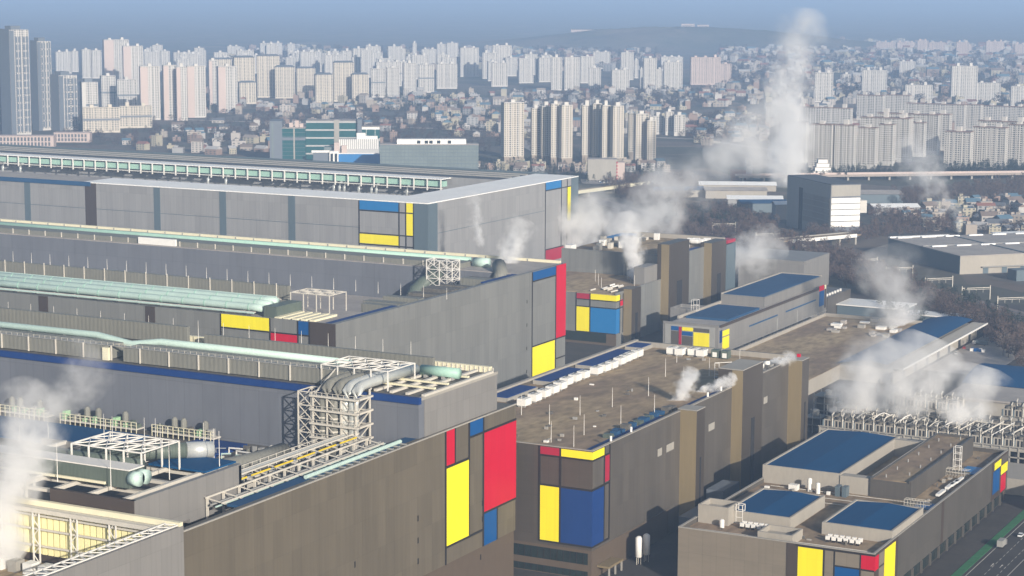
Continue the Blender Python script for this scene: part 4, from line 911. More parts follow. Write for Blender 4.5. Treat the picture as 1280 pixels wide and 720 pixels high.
# ------------------------------------------------------------------ vehicles
def vehicle(name, label, cat, x, y, rz, L_, W_, H_, col, truck=False, box_col=None):
    t = thing(name, label, cat, (x, y, .13), None, rz)
    G.setdefault('paint_' + str(col), None)
    if G['paint_' + str(col)] is None: G['paint_' + str(col)] = mat('paint_' + str(col), col, .35, .02, .5)
    pm = G['paint_' + str(col)]
    if truck:
        box(-W_ / 2, W_ / 2, L_ / 2 - 2, L_ / 2, .5, 2.7).build('cab', pm, t, local=True)
        box(-W_ / 2 + .1, W_ / 2 - .1, L_ / 2, L_ / 2 + .05, 1.6, 2.4).build('windscreen', 'glassdark', t, local=True)
        box(-W_ / 2, W_ / 2, -L_ / 2, L_ / 2 - 2.2, .9, H_).build('cargo_box', box_col or 'white', t, local=True)
        box(-W_ / 2 + .2, W_ / 2 - .2, -L_ / 2, L_ / 2, .5, .9).build('chassis', 'black', t, local=True)
    else:
        m_ = MB(); w2 = W_ / 2
        prof = [(-L_ / 2, .35), (L_ / 2, .35), (L_ / 2, .8), (L_ * .28, .95), (-L_ / 2, 1.0)]
        for sgn in (0,):
            b = len(m_.v); m_.v += [(-w2, a, z) for a, z in prof] + [(w2, a, z) for a, z in prof]; n = len(prof)
            m_._f([tuple(range(n - 1, -1, -1)), tuple(range(n, 2 * n))] + [(i, (i + 1) % n, n + (i + 1) % n, n + i) for i in range(n)], b)
        m_.build('body', pm, t, local=True)
        m_ = MB(); b = 0; prof = [(L_ * .27, .95), (L_ * .12, H_), (-L_ * .32, H_), (-L_ * .46, 1.0)]; n = 4
        m_.v += [(-w2 + .1, a, z) for a, z in prof] + [(w2 - .1, a, z) for a, z in prof]; m_._f([tuple(range(n - 1, -1, -1)), tuple(range(n, 2 * n))] + [(i, (i + 1) % n, n + (i + 1) % n, n + i) for i in range(n)], b)
        m_.build('windows', 'glassdark', t, local=True); box(-w2 + .15, w2 - .15, -L_ * .3, L_ * .11, H_, H_ + .06).build('roof', pm, t, local=True)
    for sx in (-1, 1):
        for sy in (-.32, .32): MB().tube([(sx * (W_ / 2 - .2), sy * L_, .4), (sx * (W_ / 2 + .02), sy * L_, .4)], .4, 10).build('wheel', 'black', t, local=True)
    return t
vehicle('parked_car', 'white car driving on the road at the right edge', 'car', -207.6, 873, 0, 4.6, 1.9, 1.5, (.75, .77, .8))
vehicle('tanker_truck', 'grey boxy truck on the road beside the green verge', 'truck', -210.6, 852, 0, 8, 2.5, 3.6, (.2, .2, .2), True, 'steelgrey')
vehicle('delivery_van', 'white van parked on the dark yard below the trees', 'van', -357, 1402, 1.2, 5.5, 2.1, 2.4, (.8, .8, .8), True)
vehicle('flatbed_truck', 'white cab truck with low red load near the trees', 'truck', -344, 1388, 1.3, 9, 2.5, 1.5, (.8, .8, .8), True, 'crimson')
vehicle('box_truck', 'white cab truck parked beside the blue pallets', 'truck', -352, 1342, 1.5, 10, 2.5, 3.4, (.82, .82, .8), True, 'steelblue')
for k in range(7): tag(box(-352 + 2.6 * (k % 4), -350 + 2.6 * (k % 4), 1316 + 3 * (k // 4), 1318 + 3 * (k // 4), .06, 1.8).build('pallet_stack', 'blue' if k % 3 else 'white'), 'stack of blue or white pallets in the yard', 'pallets', 'pallet stacks in the yard')
vehicle('parked_car', 'silver car parked by the workshop doors', 'car', -357, 1300, .3, 4.6, 1.9, 1.5, (.5, .5, .5)); vehicle('parked_car', 'red car parked by the workshop doors', 'car', -358, 1324, .2, 4.6, 1.9, 1.5, (.4, .03, .03))
t = thing('factory_building', 'plain grey factory building across the main road', 'factory building', (-155, 900, 0))
box(-172, -120, 885, 1060, 0, 25).build('wall', 'clad_light', t); box(-172.5, -119.5, 884.5, 1060.5, 25, 26).build('roof', 'roofgrey', t)
structure('yard_apron', box(-360, -318, 1235, 1420, 0, .09), 'roofgrey')

# ------------------------------------------------------------------ P11 warehouse, P12 dark block, offices
def rframe(x, y, dx, dy): return math.atan2(dy, dx), (x, y, 0)
rz, loc = rframe(-458, 1671, .70, .71)
p = thing('warehouse', 'wide pale warehouse with grey roof and skylight rows beyond the railway', 'warehouse', loc, None, rz)
L = dict(local=True)
box(0, 150, 0, 127, 0, 15.2).build('wall', 'parapet', p, **L)
box(-.3, 0, 0, 127, 0, 15.3).build('side_wall', 'steelblue', p, **L)
box(-.5, 151, -.5, 127.5, 15.3, 15.9).build('roof', 'roofgrey', p, **L)
for k in range(6):
    for q in range(2): box(6 + 24 * k, 20 + 24 * k, 58 + 62 * q, 61 + 62 * q, 15.9, 16.9).build('skylight', 'roofwhite', p, **L)
box(0, 60, 124, 127.6, 15.9, 17).build('skylight', 'roofwhite', p, **L)
box(62, 63.5, 0, 127, 15.9, 16.6).build('roof_ridge', 'steelblue', p, **L); box(0, 150, 64, 65.5, 15.9, 16.5).build('roof_ridge', 'steelgrey', p, **L)
for x in (22, 40, 58, 92): box(x, x + 5, -.3, 0, 0, 5).build('dock_door', 'steelblue', p, **L)
box(20, 100, -2.5, -.3, 5.4, 6).build('canopy', 'steelgrey', p, **L)
t = thing('yard_shed', 'small dark blue shed in front of the pale warehouse at the right edge', 'shed', (-440, 1640, 0), None, rz)
box(34, 100, -14, 0, 0, 9).build('wall', 'steelblue', t, **L); box(52, 101, -15, 1, 9, 9.7).build('roof', 'white', t, **L)
t = thing('yard_shed', 'low white roofed shed behind the pale warehouse', 'shed', (-470, 1860, 0), None, rz)
box(0, 70, 0, 20, 0, 12).build('wall', 'steelblue', t, **L); box(-1, 71, -1, 21, 12, 12.8).build('roof', 'roofwhite', t, **L)
rz, loc = rframe(-637, 1858, .71, .70)
p = thing('storage_tower', 'dark windowless block with cream striped right face beyond the railway', 'storage building', loc, None, rz)
box(0, 31, 0, 101, 0, 50.6).build('wall', 'clad_cool', p, **L)
box(-.4, 0, 0, 101, 0, 50.8).build('side_wall', 'steelgrey', p, **L)
box(0, 31, 0, 101, 50.6, 51.4).build('roof', 'roofdark', p, **L)
for k in range(5):
    box(.2, 30.6, -.4, 0, 10 + 5.75 * k, 14.9 + 5.75 * k).build('cream_band', 'white', p, **L)
    box(-.8, -.4, 2, 62, 10 + 5.75 * k, 14.9 + 5.75 * k).build('grey_band', 'clad_light', p, **L)  # left stripes greyer than the right ones: shade put into their colour
box(.2, 30.6, -.35, 0, 39.6, 50.4).build('grey_band', 'concrete', p, **L); box(0, 31, -.2, 0, 0, 9.6).build('base_wall', 'apt_dark', p, **L)
box(-.7, -.4, 64, 72, 0, 42).build('dark_slot', 'void', p, **L)
box(31, 42, 8, 24, 22, 34).build('side_wing', 'apt_white', p, **L)
def glassblock(t, x0, x1, y0, y1, z0, z1, m, nb, nv, band='white'):
    q = box(x0, x1, y0, y1, z0, z1).build('glass_wall', m, t, **L)
    for k in range(nb): box(x0 - .1, x1 + .1, y0 - .35, y0 - .02, z0 + (z1 - z0) * (k + .8) / nb, z0 + (z1 - z0) * (k + 1) / nb - .05).build('floor_band', band, q, **L)
    for k in range(nv): box(x0 + (x1 - x0) * (k + .5) / nv - .2, x0 + (x1 - x0) * (k + .5) / nv + .2, y0 - .3, y0 - .02, z0, z1 - .1).build('mullion', band, q, **L)
    box(x0 - .3, x1 + .3, y0 - .3, y1 + .3, z1, z1 + .8).build('roof', 'roofgrey', t, **L)
rz, loc = rframe(-1574, 2270, .86, .51)
t = thing('office_building', 'teal glass office complex with a dark left tower end', 'office building', loc, None, rz)
box(0, 17, 0, 40, 0, 56).build('dark_tower', 'apt_dark', t, **L); box(3, 5, -.3, 0, 4, 54).build('glass_strip', 'glassgrey', t, **L)
glassblock(t, 17, 48, 0, 30, 0, 46, 'glassteal', 0, 0); box(32, 34, -.5, 0, 0, 48).build('stair_strip', 'concrete', t, **L); box(17, 48, -.4, 0, 30, 34).build('dark_band', 'apt_dark', t, **L)
for k in range(8): box(17, 48, -.2, 0, 4 + 5.2 * k, 4.5 + 5.2 * k).build('floor_line', 'steelblue', t, **L)
glassblock(t, 48, 118, 26, 60, 0, 54, 'glassteal', 5, 0, 'apt_grey'); box(86, 93, 25.2, 26, 0, 56).build('stair_strip', 'concrete', t, **L); box(118, 124, 20, 60, 0, 57).build('dark_end', 'apt_dark', t, **L)
glassblock(t, 124, 148, 26, 50, 0, 46, 'glassteal', 3, 2)
for x in (26, 34, 40): box(x, x + 5, 10, 18, 46.8, 52 + (x % 5)).build('roof_house', 'apt_pink', t, **L)
rz2, loc = rframe(-1479, 2298, .86, .51)
t = thing('office_building', 'white ribbed and pale blue low office in front of the teal complex', 'office building', loc, None, rz2)
box(-22, 55, 8, 30, 0, 22).build('wall', 'glassgrey', t, **L)
box(-2, 52, 4, 20, 0, 33).build('wall', 'apt_grey', t, **L)
for k in range(20): box(-1.6 + 2.7 * k, -.6 + 2.7 * k, 3.4, 4, 20, 33).build('rib', 'white', t, **L)
box(22, 34, 6, 16, 33, 41).build('roof_house', 'white', t, **L); box(34, 50, 6, 16, 33, 37).build('roof_house', 'white', t, **L)
box(-2, 60, -6, 4, 0, 14).build('wall', 'bluepale', t, **L); box(-2, 60, -6.4, 4, 14, 15).build('roof', 'white', t, **L)
box(-36, -12, -8, 6, 0, 17).build('wall', 'apt_dark', t, **L); box(-14, -2, -12, 4, 0, 18).build('wall', 'white', t, **L)
for x in (-12.6, -7): box(x, x + 3.4, -12.3, -12, 4, 15).build('window', 'glassdark', t, **L)
box(-38, -14, -9, -8, 16, 19).build('canopy', 'white', t, **L)
for x, h in ((-8, 29), (2, 25)): box(x, x + 7, -2, 5, 14, h).build('stair_block', 'apt_pink', t, **L)
rz3, loc = rframe(-1383, 2244, .86, .51)
t = thing('office_building', 'long grey glass block with a white set back roof storey', 'office building', loc, None, rz3)
glassblock(t, 0, 128, 0, 28, 0, 33, 'glassgrey', 7, 26, 'steelblue'); box(22, 112, 6, 22, 33.8, 40).build('roof_storey', 'white', t, **L)
for x in (48, 58, 64, 74, 88): box(x, x + 4.5, 5.8, 6, 34.5, 38.5).build('window', 'glassdark', t, **L)
for nm, lx, ly, wd, h, lab in (('a', -2065, 2277, 84, 16, 'pink colonnaded podium under the tallest towers at the left edge'), ('b', -2053, 2391, 54, 14, 'pink colonnaded podium right of the tallest towers')):
    t = thing('podium_building', lab, 'podium', (lx, ly, 0), None, rz3)
    box(0, wd, 0, 22, 0, h).build('wall', 'apt_pink', t, **L)
    for k in range(int(wd / 5)): box(1 + 5 * k, 4 + 5 * k, -.1, 0, 2, h * .45).build('window', 'apt_window', t, **L); box(1 + 5 * k, 4 + 5 * k, -.1, 0, h * .55, h - 1.5).build('window', 'apt_window', t, **L)
    box(-.8, wd + .8, -.8, 23, h, h + .8).build('roof', 'apt_pink', t, **L)
t = thing('sorting_hall', 'boxy grey windowless building at the foot of the white towers', 'hall', (-1092, 2262, 0), None, R(27))
box(0, 36, 0, 24, 0, 25).build('wall', 'concrete', t, **L); box(-.3, 36.3, -.3, 24.3, 25, 26).build('roof', 'roofgrey', t, **L); box(36, 46, 2, 22, 0, 22).build('wing', 'apt_pink', t, **L)
for k in range(6): box(35.4, 37, -.6, 0, 1 + 4 * k, 3 + 4 * k).build('red_sign', 'crimson', t, **L)
t = thing('church', 'red brick church with a white bell tower near the steam', 'church', (-925, 2360, 0), None, R(28))
box(-14, 4, 0, 18, 0, 12).build('nave', 'tile3', t, **L); box(4, 12, 0, 9, 0, 27).build('tower', 'apt_white', t, **L); box(6, 10, -.2, 0, 18, 24).build('belfry_opening', 'apt_window', t, **L)
t = thing('terraced_pavilion', 'white stepped roof pavilion behind the dark striped block', 'pavilion', (-850, 2445, 0), None, R(28))
for k in range(4): box(-12 + 2 * k, 12 - 2 * k, 0 + k, 18 - k, 5 * k + 3, 5 * k + 7.4).build('terrace', 'white', t, **L); box(-12.6 + 2 * k, 12.6 - 2 * k, k - .4, 18.4 - k, 5 * k + 7.4, 5 * k + 8).build('eave', 'roofgrey', t, **L)
for i, (x, y, a, b, h, c, lab) in enumerate(((-800, 2080, 60, 30, 8, 'roofwhite', 'white roofed shed left of the dark striped block'), (-850, 2150, 70, 26, 9, 'roofgrey', 'grey roofed shed left of the dark striped block'), (-770, 2030, 50, 24, 10, 'roofblue_old', 'blue roofed shed left of the dark striped block'), (-730, 1975, 14, 12, 16, 'roofwhite', 'small white cube building left of the dark striped block'), (-880, 2230, 90, 30, 7, 'roofwhite', 'long white shed below the church'), (-700, 2180, 70, 40, 10, 'roofgrey', 'grey shed right of the dark striped block'), (-640, 2080, 50, 26, 8, 'roofwhite', 'white gabled shed right of the dark striped block'), (-910, 2130, 60, 30, 8, 'roofblue_old', 'dark blue shed in the steam drift'))):
    t = thing('industrial_shed', lab, 'shed', (x, y, 0), None, R(24 + 5 * (i % 4)))
    box(-a / 2, a / 2, 0, b, 0, h).build('wall', ('house4', 'parapet', 'steelblue')[i % 3], t, **L)
    MB().quad((-a / 2 - 1, -1, h), (a / 2 + 1, -1, h), (a / 2 + 1, b / 2, h + 3), (-a / 2 - 1, b / 2, h + 3)).quad((-a / 2 - 1, b / 2, h + 3), (a / 2 + 1, b / 2, h + 3), (a / 2 + 1, b + 1, h), (-a / 2 - 1, b + 1, h)).build('roof', c, t, **L)

# railway, bridges
def strip(name, pts, wd, z0, z1, m):
    q = MB()
    for (x0, y0), (x1, y1) in zip(pts, pts[1:]):
        d = Vector((x1 - x0, y1 - y0, 0)).normalized(); n = Vector((-d.y, d.x, 0)) * wd / 2
        q.prism([(x0 + n.x, y0 + n.y), (x0 - n.x, y0 - n.y), (x1 - n.x, y1 - n.y), (x1 + n.x, y1 + n.y)], z0, z1)
    return q
structure('railway_bed', strip('b', [(-1100, 2160), (-330, 1448), (-150, 1230)], 30, -.1, .35, 'tile0'), 'tile0')
m_ = MB()
for d in (-9, -7.5, -3.5, -2, 2, 3.5, 7.5, 9):
    k = strip('r', [(-1100 + d * .68, 2160 + d * .73), (-330 + d * .68, 1448 + d * .73)], .3, .35, .6, 'steelgrey'); b = len(m_.v); m_.v += k.v; m_._f(k.f, b)
m_.build('rail', 'steelgrey', None, 'structure')
for k, (x, y) in enumerate(((-738, 1836), (-672, 1782), (-603, 1719), (-536, 1654), (-494, 1618), (-448, 1574), (-408, 1537), (-371, 1501), (-334, 1462))):
    t = thing('catenary_portal', 'grey steel railway catenary portal over the tracks', 'catenary portal', (x, y, .3), 'catenary portals along the railway', R(43))
    for a in (-12, 12): MB().bar((a, 0, 0), (a, 0, 11), .38).build('mast', 'steel', t, **L)
    MB().bar((-12, 0, 9.4), (12, 0, 9.4), .3).build('beam', 'steel', t, **L); MB().bar((-12, 0, 8.2), (12, 0, 8.2), .2).build('beam', 'steel', t, **L)
    for a in (-6, 0, 6): MB().bar((a, 0, 8.2), (a, 0, 5.6), .14).build('hanger', 'steel', t, **L)
t = thing('road_bridge', 'white sided road bridge over the railway', 'bridge', (-622, 1785, 0), None, R(62))
box(-62, 46, -7, 7, 8.6, 9.6).build('deck', 'roofdirt', t, **L); box(-46, 40, -7.6, -7, 7.2, 10.4).build('parapet', 'white', t, **L); box(-62, 46, 7, 7.6, 8.6, 10.6).build('parapet', 'concrete', t, **L)
for x in (-40, -10, 20, 40): box(x, x + 2, -5, 5, 0, 8.6).build('pier', 'concrete', t, **L)
t = thing('road_bridge', 'cream road bridge right of the farthest hall corner', 'bridge', (-1000, 2130, 0), None, R(80))
box(-80, 70, -8, 8, 7, 8).build('deck', 'roofdirt', t, **L); box(-80, 70, -8.6, -8, 5.6, 9.4).build('parapet', 'cream', t, **L)
for x in (-50, 0, 50): box(x, x + 2.4, -6, 6, 0, 7).build('pier', 'concrete', t, **L)
t = thing('elevated_highway', 'long pale elevated highway in front of the slab apartments', 'highway', (-790, 2445, 0), None, R(37))
box(-170, 420, -9, 9, 5, 6).build('deck', 'tile0', t, **L); box(-170, 420, -9.5, -9, 5, 7.6).build('parapet', 'tile1', t, **L); box(-170, 420, 9, 9.4, 6, 8.6).build('noise_barrier', 'apt_pink', t, **L)
for k in range(22): box(-165 + 27 * k, -162.6 + 27 * k, -6, 6, 0, 5).build('pier', 'concrete', t, **L)
structure('city_road', strip('c', [(-991, 2174), (-1330, 2600), (-1660, 3060), (-1900, 3700), (-1950, 4300)], 22, -.1, .3, ''), 'roofgrey')
structure('city_road', strip('c', [(-2400, 2900), (-1750, 2950), (-1240, 2960), (-900, 2700)], 14, -.1, .25, ''), 'roofgrey')
structure('canal', strip('c', [(-2101, 3900), (-1600, 3560), (-1240, 3300)], 40, -.1, .2, ''), 'tile1')

# ------------------------------------------------------------------ apartment blocks
APT = {
 'LT': [(-2246,2488,23.7,153),(-2194,2479,44.4,166),(-2232,2581,32.1,145),(-2200,2600,43.3,90)],
 'MS': [(-2182,2633,28.4,78),(-2483,3051,28.9,65),(-2423,3031,37.5,60)],
 'MB': [(-2120,2585,59.5,40),(-2142,2701,54.8,36)],
 'NP': [(-2954,3661,58.1,112),(-2796,3521,43.5,104),(-2246,2874,35.4,94),(-2216,2892,24.1,96),(-2186,2886,18.3,94),(-2216,2969,33.2,92),(-2376,3238,17.2,90),(-2250,3111,37.4,86)],
 'NC': [(-2758,3787,51.1,69),(-2419,3403,44.0,91),(-2382,3361,35.4,43),(-2479,3574,47.6,88),(-2432,3567,42.2,66),(-2429,3642,41.1,61),(-2252,3442,37.1,59),(-2264,3534,42.8,80),(-2220,3528,36.0,57)],
 'FW': [(-3594,4233,42.6,57),(-3633,4326,17.4,56),(-3365,4051,24.3,72),(-3344,4065,26.3,70),(-3374,4153,35.1,33),(-3461,4441,43.6,54),(-3495,4542,26.6,53),(-3452,4571,60.0,49),(-3544,4773,30.0,48),(-3794,5280,40.4,43),(-3817,5521,73.2,47),(-3764,5558,26.2,44),(-3310,4931,46.4,41),(-3402,5156,38.6,36),(-3138,4656,57.0,39),(-3079,4696,54.9,39),(-3046,5041,46.2,55),(-3094,5219,11.9,66),(-2942,5044,43.5,55),(-3089,5369,26.7,60),(-3061,5388,36.5,63),(-2598,4664,50.3,75),(-2342,4097,48.2,57),(-2316,4533,35.0,58),(-2095,4171,25.7,75),(-2065,4190,35.8,75),(-2185,4520,37.5,65),(-2021,4218,29.4,51),(-2528,5322,50.8,48),(-1912,4125,41.1,52),(-2174,4729,32.7,69),(-2191,4823,10.4,48),(-1930,4277,5.5,49),(-1870,4192,30.6,77),(-1866,4235,12.7,51),(-2313,5335,63.7,38),(-1868,4317,44.3,64)],
 'NW': [(-3105,4804,20.1,53),(-3026,4731,33.0,52),(-2845,4501,22.9,50),(-2798,4478,31.0,70),(-2283,3699,30.7,61),(-2256,3715,28.2,63),(-2291,3844,29.9,68),(-2294,3920,35.7,62),(-2513,4120,62.5,57)],
 'FT': [(-2549,4753,51.9,80)],
 'FP': [(-1907,4605,74.1,66),(-1896,4708,27.8,47)],
 'KK': [(-1272,2406,30.7,83),(-1258,2444,13.0,74),(-1240,2440,15.1,77),(-1218,2424,13.9,82),(-1200,2421,17.1,81),(-1198,2479,15.2,78),(-1181,2475,12.5,81),(-1160,2459,12.9,80),(-1141,2456,17.1,80),(-1168,2557,8.9,64),(-1104,2451,19.1,71),(-1088,2446,12.7,63)],
 'K2W': [(-1333,3023,19.5,29),(-1310,3016,14.2,37),(-1289,3008,19.3,33)],
 'RW': [(-1408,4041,38.3,61),(-1600,4756,19.5,27),(-1395,4338,54.7,56),(-1604,5265,42.5,42),(-1246,4177,58.9,34),(-1156,4199,55.2,75),(-1113,4226,51.9,40),(-1022,4118,30.8,40)],
 'RFP': [(-1877,6781,43.1,54),(-2301,7275,70.6,35),(-2238,7320,67.8,35),(-2109,7097,39.9,48),(-2066,7127,57.0,42),(-1926,7027,27.9,39),(-1890,7251,65.8,45),(-1712,6896,37.9,48)],
 'SS': [(-1142,3202,142.0,41),(-1122,3467,48.1,49),(-1093,3535,45.8,47),(-971,3351,99.7,44),(-915,3384,28.3,43),(-905,3552,75.8,32),(-856,2712,69.7,60),(-869,2861,90.4,57),(-840,2813,22.8,48),(-842,2943,26.0,53),(-996,2659,16.7,58),(-959,2636,35.1,55),(-887,2538,32.6,60),(-856,2543,28.3,60),(-842,2592,26.5,54),(-835,2652,22.7,55),(-834,2725,24.3,60),(-737,2654,37.2,49),(-704,2688,46.0,54),(-680,2744,29.3,55),(-711,2784,70.7,56)]}
AL = {
 'LT': [('very tall white tower cut by the left picture edge',), ('tallest white tower with left side coloured dark blue as shade, near the left edge',), ('second tallest white tower, right of the tallest',), ('shorter white tower with left side coloured dark as shade, right of the tallest pair',)],
 'MS': [('white mid height slab behind the shorter dark sided tower',), ('white tower left of the banded cream tower',), ('cream tower with a dark band at half height',)],
 'MB': [('low beige slab at the foot of the banded tower',), ('low cream slab with yellow right end',)],
 'NP': [('tall white and grey tower topping the left skyline',), ('tall pink tower right of the skyline peak',), ('pink and grey tower with gridded right half',), ('white gridded tower left of a pink twin',), ('pink tower joined to white gridded neighbours',), ('grey gridded tower right of the pink pair',), ('narrow pink tower behind the gridded row',), ('rightmost pink edged tower of the gridded row',)]}
AG = {'NC': ('tan hipped roof apartment block in the left middle distance', 'tan apartment blocks'), 'FW': ('pale hazy apartment block in the far city', 'far hazy apartment blocks'), 'NW': ('white and grey apartment tower behind the tan blocks', 'white towers behind the tan blocks'), 'FT': ('tall two tone tower standing alone above the far city centre', None), 'FP': ('pink edged apartment slab at the right end of the far row', 'pink edged slabs'), 'KK': ('white apartment tower with tan balconies beyond the farthest hall', 'white towers beyond the farthest hall'), 'K2W': ('shorter pale tower behind the white towers', 'shorter towers behind'), 'RW': ('white tower rising above the right hand town', 'white towers of the right town'), 'RFP': ('faint pinkish block on the far right horizon', 'horizon blocks'), 'SS': ('white slab apartment block in the right hand estate', 'white slabs of the right estate')}
WALLM = {'T': 'apt_white', 'S': 'apt_white', 'B': 'apt_cream', 'P': 'apt_white', 'C': 'apt_cream', 'W': 'apt_white', 'K': 'apt_white'}
def apartment(x, y, wt, h, kind, label, group, seed):
    r = random.Random(seed)
    dist = math.hypot(x, y); th0 = math.atan2(-x, y)
    slab = kind == 'SS'
    a = R(34 if kind == 'LT' else r.choice((14, 18, 22)) if kind == 'KK' else r.choice((7, 10, 14)))
    if slab: a = R(-19)
    d = min(13 if not slab else 12, wt * .55) if kind != 'LT' else wt * .62
    wf = max(5, (wt - d * abs(math.sin(a))) / math.cos(a))
    t = thing('apartment_tower' if not slab else 'apartment_slab', label, 'apartment building', (x, y, 0), group, th0 + a)
    near = dist < 3300
    wm = WALLM[kind[-1]]
    if kind in ('RFP', 'HP', 'FP'): wm = 'apt_pink'
    fl = max(5, round(h / 2.9)); dz = h / fl; nc = max(3, round(wf / (3.4 if near else 4.6)))
    b = box(-wf / 2, wf / 2, 0, d, 0, h)
    w_ = b.build('wall', wm, t, **L)
    ws = MB(); cw = wf / nc
    for f in range(1 if not near else 2, fl):
        z = dz * f; zt_ = .72 if slab else .82
        for c in range(nc):
            x0 = -wf / 2 + cw * c + cw * (.18 if c % 2 else .12); x1 = -wf / 2 + cw * (c + 1) - cw * (.18 if c % 3 else .36)
            ws.quad((x0, -.12, z + dz * .25), (x1, -.12, z + dz * .25), (x1, -.12, z + dz * zt_), (x0, -.12, z + dz * zt_))
        for s_ in (-1, 1):
            X_ = s_ * (wf / 2 + .1)
            for q in (.3, .62):
                ya, yb_ = d * q, d * (q + .14)
                if s_ < 0: ya, yb_ = yb_, ya
                ws.quad((X_, ya, z + dz * .25), (X_, yb_, z + dz * .25), (X_, yb_, z + dz * .8), (X_, ya, z + dz * .8))
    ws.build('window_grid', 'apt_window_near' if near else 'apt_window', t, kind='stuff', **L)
    m_ = MB()
    npil = max(2, nc // 2 + 1)
    for c in range(npil + 1):
        x0 = -wf / 2 + wf * c / npil; m_.box(x0 - .45, x0 + .45, -.5, 0, 0, h - .3)
    if near and kind in ('KK', 'SS'):
        for f in range(2, fl, 1):
            for c in range(0, npil, 2): m_.box(-wf / 2 + wf * c / npil + .5, -wf / 2 + wf * (c + 1) / npil - .5, -.4, 0, dz * f, dz * f + .9)
    m_.build('pilaster', {'K': 'apt_cream'}.get(kind[-1], wm), t, **L)
    if kind == 'LT':
        for c in (-.22, .18):
            for f in range(2, fl - 3, 4):
                box(wf * c, wf * (c + .3), -1.0, -.85, dz * f, dz * (f + 3.2)).build('glass_bay', 'apt_dark', t, **L)
                box(wf * (c + .13), wf * (c + .16), -1.05, -1.0, dz * f, dz * (f + 3.2)).build('mullion', wm, t, **L)
    if kind == 'NP': box(-wf / 2 - .2, -wf * .12, -1.0, d + .1, 0, h - 1).build('pink_bay', 'apt_pink', t, **L); wm = 'apt_white'
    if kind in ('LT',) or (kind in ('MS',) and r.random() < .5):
        box(-wf / 2 - .4, -wf / 2, .3, d, 0, h + 1.5).build('side_wall', 'apt_dark', t, **L); box(-wf / 2 - .4, -wf * .28, -1.2, 0, 0, h - 1).build('corner_bay', 'apt_dark' if kind == 'LT' else wm, t, **L)  # dark left side: shade put into the wall colour
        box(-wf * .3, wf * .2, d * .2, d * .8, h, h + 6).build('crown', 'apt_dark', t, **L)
    elif kind in ('NC',):
        m_ = MB(); zt = h + 3.5; e = .8
        m_.quad((-wf / 2 - e, -e, h), (wf / 2 + e, -e, h), (wf / 2 - 4, d / 2, zt), (-wf / 2 + 4, d / 2, zt)).quad((wf / 2 + e, d + e, h), (-wf / 2 - e, d + e, h), (-wf / 2 + 4, d / 2, zt), (wf / 2 - 4, d / 2, zt))
        m_.tri((wf / 2 + e, -e, h), (wf / 2 + e, d + e, h), (wf / 2 - 4, d / 2, zt)).tri((-wf / 2 - e, d + e, h), (-wf / 2 - e, -e, h), (-wf / 2 + 4, d / 2, zt))
        m_.build('roof', 'apt_dark', t, **L)
    else:
        box(-wf / 2 - .3, wf / 2 + .3, -1, d + .3, h, h + .9).build('roof', 'apt_roof' if slab else wm, t, **L)
        n = max(1, round(wf / 24))
        for k in range(n):
            cx = -wf / 2 + wf * (k + .5) / n; ww = min(6, wf * .4)
            box(cx - ww / 2, cx + ww / 2, d * .25, d * .85, h + .9, h + r.choice((4.5, 5.5, 7))).build('lift_house', wm, t, **L)
    if kind == 'KK': box(-wf / 2 - .3, wf / 2 + .3, -1.1, d + .2, 0, 11).build('base_storeys', 'apt_base', t, **L)
    if kind in ('MS', 'MB') or kind == 'NW' and r.random() < .4: box(-wf / 2 - .2, wf / 2 + .2, -.95, d, h * .5, h * .5 + 3).build('dark_band', 'apt_dark', t, **L)
for k in range(46):
    u = k / 45; y = 4250 + 700 * RND.random(); x = -y * (.80 - .30 * u) + RND.uniform(-40, 40)
    APT['FW'].append((x, y, RND.uniform(26, 48), RND.choice((42, 48, 55, 60, 66))))
ORD = 'first second third fourth fifth sixth seventh eighth ninth tenth eleventh twelfth thirteenth fourteenth fifteenth sixteenth seventeenth eighteenth nineteenth twentieth twenty-first twenty-second'.split()
sd_ = 1
for kind, lst in APT.items():
    for i, q in enumerate(lst):
        if kind in AL: lab, grp = AL[kind][i][0], None
        else:
            lab, grp = AG[kind]
            if 1 < len(lst) < 25:
                rank = sorted(range(len(lst)), key=lambda a: lst[a][0] / lst[a][1]).index(i)
                lab += ', ' + ORD[rank] + ' from the left'
        apartment(*q, kind, lab, grp, sd_); sd_ += 1

